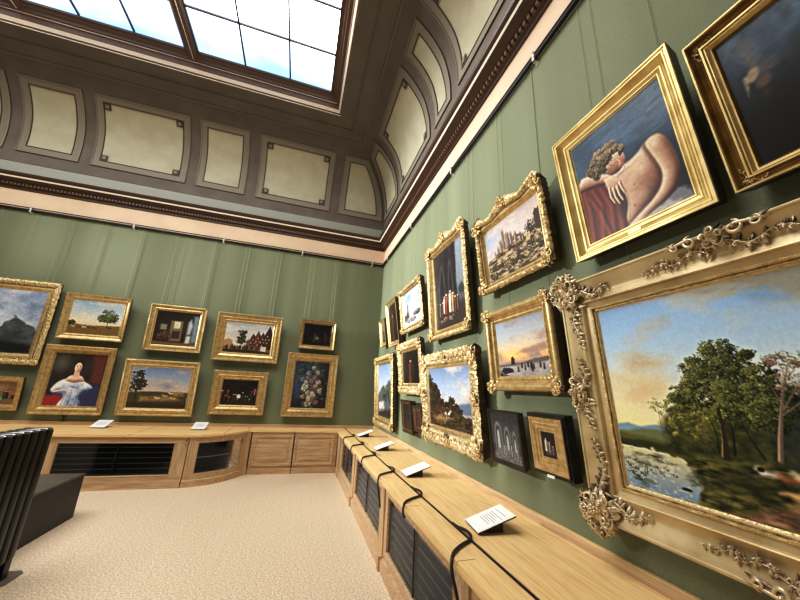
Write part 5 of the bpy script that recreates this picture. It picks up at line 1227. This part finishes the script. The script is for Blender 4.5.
# cables that snake from the groove over the front edge
def cable(y, label, long):
    z = WT + .010; P = [(-.615, y + .45, z - .004), (-.614, y + .38, z), (-.612, y + .32, z + .01), (-.602, y + .27, z + .012), (-.607, y + .225, z + .006), (-.64, y + .19, z), (-.69, y + .16, z), (-.74, y + .125, z), (-.785, y + .085, z), (-.815, y + .05, z - .012), (-.829, y + .02, z - .06)]
    if long: P += [(-.824, y - .01, z - .12), (-.815, y - .03, z - .19), (-.808, y - .04, z - .26)]
    else: P += [(-.815, y + .0, z - .085)]
    pts = [Vector(p) for p in P]; sm = []
    for i in range(len(pts) - 1):
        p0, p1, p2, p3 = pts[max(i - 1, 0)], pts[i], pts[i + 1], pts[min(i + 2, len(pts) - 1)]
        for k in range(4):
            t = k / 4; sm.append(.5 * ((2 * p1) + (-p0 + p2) * t + (2 * p0 - 5 * p1 + 4 * p2 - p3) * t * t + (-p0 + 3 * p1 - 3 * p2 + p3) * t ** 3))
    mb = MB(); mb.tube(sm, .009, 7); o = mb.build('cable', M['cable'], smooth=True)
    tag(o, label, 'cable', 'black cables over the side bench edge')
cl = ['black cable looping over bench edge in the far corner', 'black cable loop between the first and second card from the corner', 'black cable loop beside the post between first two cabinets', 'black cable loop at the post before the third cabinet', 'black cable loop halfway along the third glass cabinet', 'nearest thick black cable curling over edge beside the open bay']
for y, l in zip([-1.4, -2.21, -3.02, -3.86, -4.65, -5.45], cl): cable(y, l, y in (-2.21, -3.86, -5.45))
mb = MB(); mb.tube([(-.615, YB, WT + .002), (-.615, -.05, WT + .002)], .006, 6); tag(mb.build('long_cable', M['cable']), 'long straight black cable lying in the bench groove', 'cable')

# information cards
def info_card(x, y, rot, label, w=.21, l=.265):
    r = thing('information_card', label, 'card', (x, y, WT), (0, 0, rot), 'white caption cards on the benches')
    t = math.radians(19); c, s = math.cos(t), math.sin(t)
    X = Matrix.Translation((0, 0, .058)) @ Matrix.Rotation(-t, 4, 'Y')
    mb = MB(); mb.X = X; mb.box(-l / 2, l / 2, -w / 2, w / 2, 0, .003); mb.mat = 1
    for i in range(8):
        u = l * .30 - i * .017; ww = (w * .34 if i == 0 else w * (.2 + .1 * ((i * 7) % 3)))
        if i != 1: mb.box(u - .002, u + .002, -ww, w * .3 if i else ww, .0031, .0034)
    mb.build('card_face', [M['white_card'], M['ink']], r)
    mb = MB(); mb.X = X; mb.box(-l / 2, l / 2, -w / 2, w / 2, -.007, -.0005); mb.build('card_tray', M['block'], r)
    mb = MB(); a, b = -l * .36, l * .22
    za, zb = .058 + a * math.tan(t) - .009, .058 + b * math.tan(t) - .009
    y0, y1 = -w * .3, w * .3
    i = [mb.pt(p) for p in ((a, y0, 0), (b, y0, 0), (b, y0, zb), (a, y0, max(za, .002)), (a, y1, 0), (b, y1, 0), (b, y1, zb), (a, y1, max(za, .002)))]
    for q in ((0, 1, 2, 3), (5, 4, 7, 6), (0, 4, 5, 1), (1, 5, 6, 2), (2, 6, 7, 3), (3, 7, 4, 0)): mb.face(*[i[k] for k in q])
    mb.build('wedge_block', M['block'], r)
info_card(-.404, -5.105, -.12, 'nearest white caption card on the side bench')
info_card(-.43, -3.79, -.05, 'white caption card on side bench under the riders painting')
info_card(-.41, -2.43, -.05, 'third white caption card along the side bench, counted from the nearest')
info_card(-.42, -1.16, 0, 'farthest white caption card on the side bench near the corner')
info_card(-4.66, -.33, PI / 2, 'white caption card on far bench below the lady portrait')
info_card(-3.2, -.42, PI / 2, 'white caption card on the far bench where the curve begins')

# small black sensor on the far bench upstand
r = thing('small_sensor', 'tiny black sensor standing on the far bench trim beyond the radiator', 'sensor', (-5.35, -.018, WT + .054))
mb = MB(); mb.box(-.03, .03, -.014, .014, 0, .012); mb.tube([(0, 0, .012), (0, 0, .06)], .008, 6); mb.build('base', M['black'], r)
mb = MB(); mb.blob((0, -.004, .085), .035, .02, .026, 8, 5); mb.build('head', M['black'], r, smooth=True)
mb = MB(); mb.blob((.018, -.02, .098), .012, .006, .006, 6, 4); mb.build('lens', M['chrome'], r)

# ribbed radiator
R = thing('ribbed_radiator', 'tall black ribbed cast iron radiator at the left edge', 'radiator', (-3.74, -3.42, 0))
mb = MB(); hx = .10; zb, zt = .10, 1.10; out = []
for i in range(9): a = PI * i / 8; out.append((hx - .03 + .03 * math.cos(a) if i < 5 else -hx + .03 + .03 * math.cos(a), zt - .03 + .03 * math.sin(a)))
for i in range(9): a = PI + PI * i / 8; out.append((hx * math.cos(a), zb + .05 + .05 * math.sin(a)))
rows = []
for y, k in ((-.036, .8), (-.032, .93), (-.02, .99), (0, 1), (.02, .99), (.032, .93), (.036, .8)):
    e = hx * (1 - k); rows.append([(x * (1 - e / hx * .6), y, zb + (z - zb) * (1 - e * .35) + e * .1) for x, z in out])
ids = mb.grid(rows, True); mb.face(*ids[0]); mb.face(*reversed(ids[-1]))
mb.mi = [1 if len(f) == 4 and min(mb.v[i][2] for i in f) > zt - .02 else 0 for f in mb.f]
sec = mb.build('radiator_section', [M['iron'], M['iron_highlight']], R, auto=.9)
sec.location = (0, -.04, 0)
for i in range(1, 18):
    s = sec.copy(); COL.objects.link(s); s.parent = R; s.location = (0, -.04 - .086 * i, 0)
mb = MB(); mb.tube([(0, 0, .16), (0, -1.52, .16)], .028, 8); mb.tube([(0, 0, 1.0), (0, -1.52, 1.0)], .028, 8); mb.build('connecting_pipe', M['iron'], R, smooth=True)
for yy in (-.04, -1.5):
    mb = MB(); mb.box(-.08, -.04, yy - .03, yy + .03, 0, .14); mb.build('foot', M['iron'], R); mb = MB(); mb.box(.05, .09, yy - .03, yy + .03, 0, .14); mb.build('foot', M['iron'], R)
mb = MB(); mb.tube([(.03, .0, .004), (.03, .0, .16)], .018, 8); mb.blob((.03, 0, .07), .03, .03, .02); mb.build('valve_pipe', M['iron'], R)
mb = MB(); mb.prism([(-.1, -.14), (.14, -.14), (.155, -.11), (.155, .05), (.12, .09), (-.1, .09)], .0, .008); o = mb.build('floor_plate', M['plate'], R)

# low dark bench
R = thing('low_bench', 'low solid black bench with charcoal top behind the radiator', 'bench', (-4.33, -3.2, 0))
def rbox(mb, x0, x1, y0, y1, z0, z1, e):
    lo = [[(x0 + d, y0 + d, z), (x1 - d, y0 + d, z), (x1 - d, y1 - d, z), (x0 + d, y1 - d, z)] for d, z in ((0, z0), (0, z1 - e), (e * .3, z1 - e * .3), (e, z1))]
    for A, B in zip(lo, lo[1:]): mb.grid([A + A[:1], B + B[:1]])
    mb.face(*[mb.pt(p) for p in lo[-1]]); mb.face(*reversed([mb.pt(p) for p in lo[0]]))
mb = MB(); rbox(mb, -.43, .425, -1.06, 1.065, .0, .43, .004); mb.build('plinth_box', M['bench_side'], R)
mb = MB(); rbox(mb, -.435, .43, -1.07, 1.07, .43, .45, .006); mb.build('seat_top', M['bench_top'], R)

# ------------------------------------------------------------------ camera and light
cam = bpy.data.cameras.new('camera'); co = bpy.data.objects.new('camera', cam); COL.objects.link(co)
Rm = ((0.95328737, -0.29847005, 0.04646315), (0.12333344, 0.24418342, -0.96185411), (0.27573912, 0.92265383, 0.2695883))
right = Vector(Rm[0]); down = Vector(Rm[1]); fwd = Vector(Rm[2])
mw = Matrix((right, -down, -fwd)).transposed().to_4x4(); mw.translation = (-1.69, -7.17, 1.55); co.matrix_world = mw
cam.sensor_width = 36; cam.lens = 321.1346 * 36 / 800; cam.clip_start = .02
bpy.context.scene.camera = co

w = bpy.data.worlds.new('dim surroundings'); bpy.context.scene.world = w; w.use_nodes = True
w.node_tree.nodes['Background'].inputs[0].default_value = (.6, .75, 1, 1); w.node_tree.nodes['Background'].inputs[1].default_value = .3

sl = bpy.data.lights.new('gallery spotlight', 'SPOT'); so = bpy.data.objects.new('gallery_spotlight', sl); COL.objects.link(so)
so.location = (-9.8, -.8, 4.3); so.rotation_euler = (Vector((0, -2.3, 3.0)) - Vector(so.location)).to_track_quat('-Z', 'Y').to_euler()
sl.energy = SPOT_E; sl.spot_size = math.radians(46); sl.spot_blend = 1.0; sl.shadow_soft_size = .22; sl.color = (.97, 1, .98)

sc_ = bpy.context.scene
sc_.cycles.max_bounces = 8; sc_.cycles.diffuse_bounces = 4
sc_.view_settings.view_transform = 'Standard'; sc_.view_settings.look = 'None'; sc_.view_settings.exposure = EXPO
sc_.view_settings.use_curve_mapping = True
cm = sc_.view_settings.curve_mapping; cm.use_clip = False; cm.clip_max_x = 9; cm.clip_max_y = 1.0
cv = cm.curves[3]
pts_ = [(0, 0), (.03, .021), (.1, .093), (.3, .325), (.6, .6), (1.0, .8), (1.6, .88), (3.0, .935), (6.0, .98), (9.0, 1.0)]
while len(cv.points) < len(pts_): cv.points.new(1, 1)
for p, (x, y) in zip(cv.points, pts_): p.location = (x, y)
cm.update()
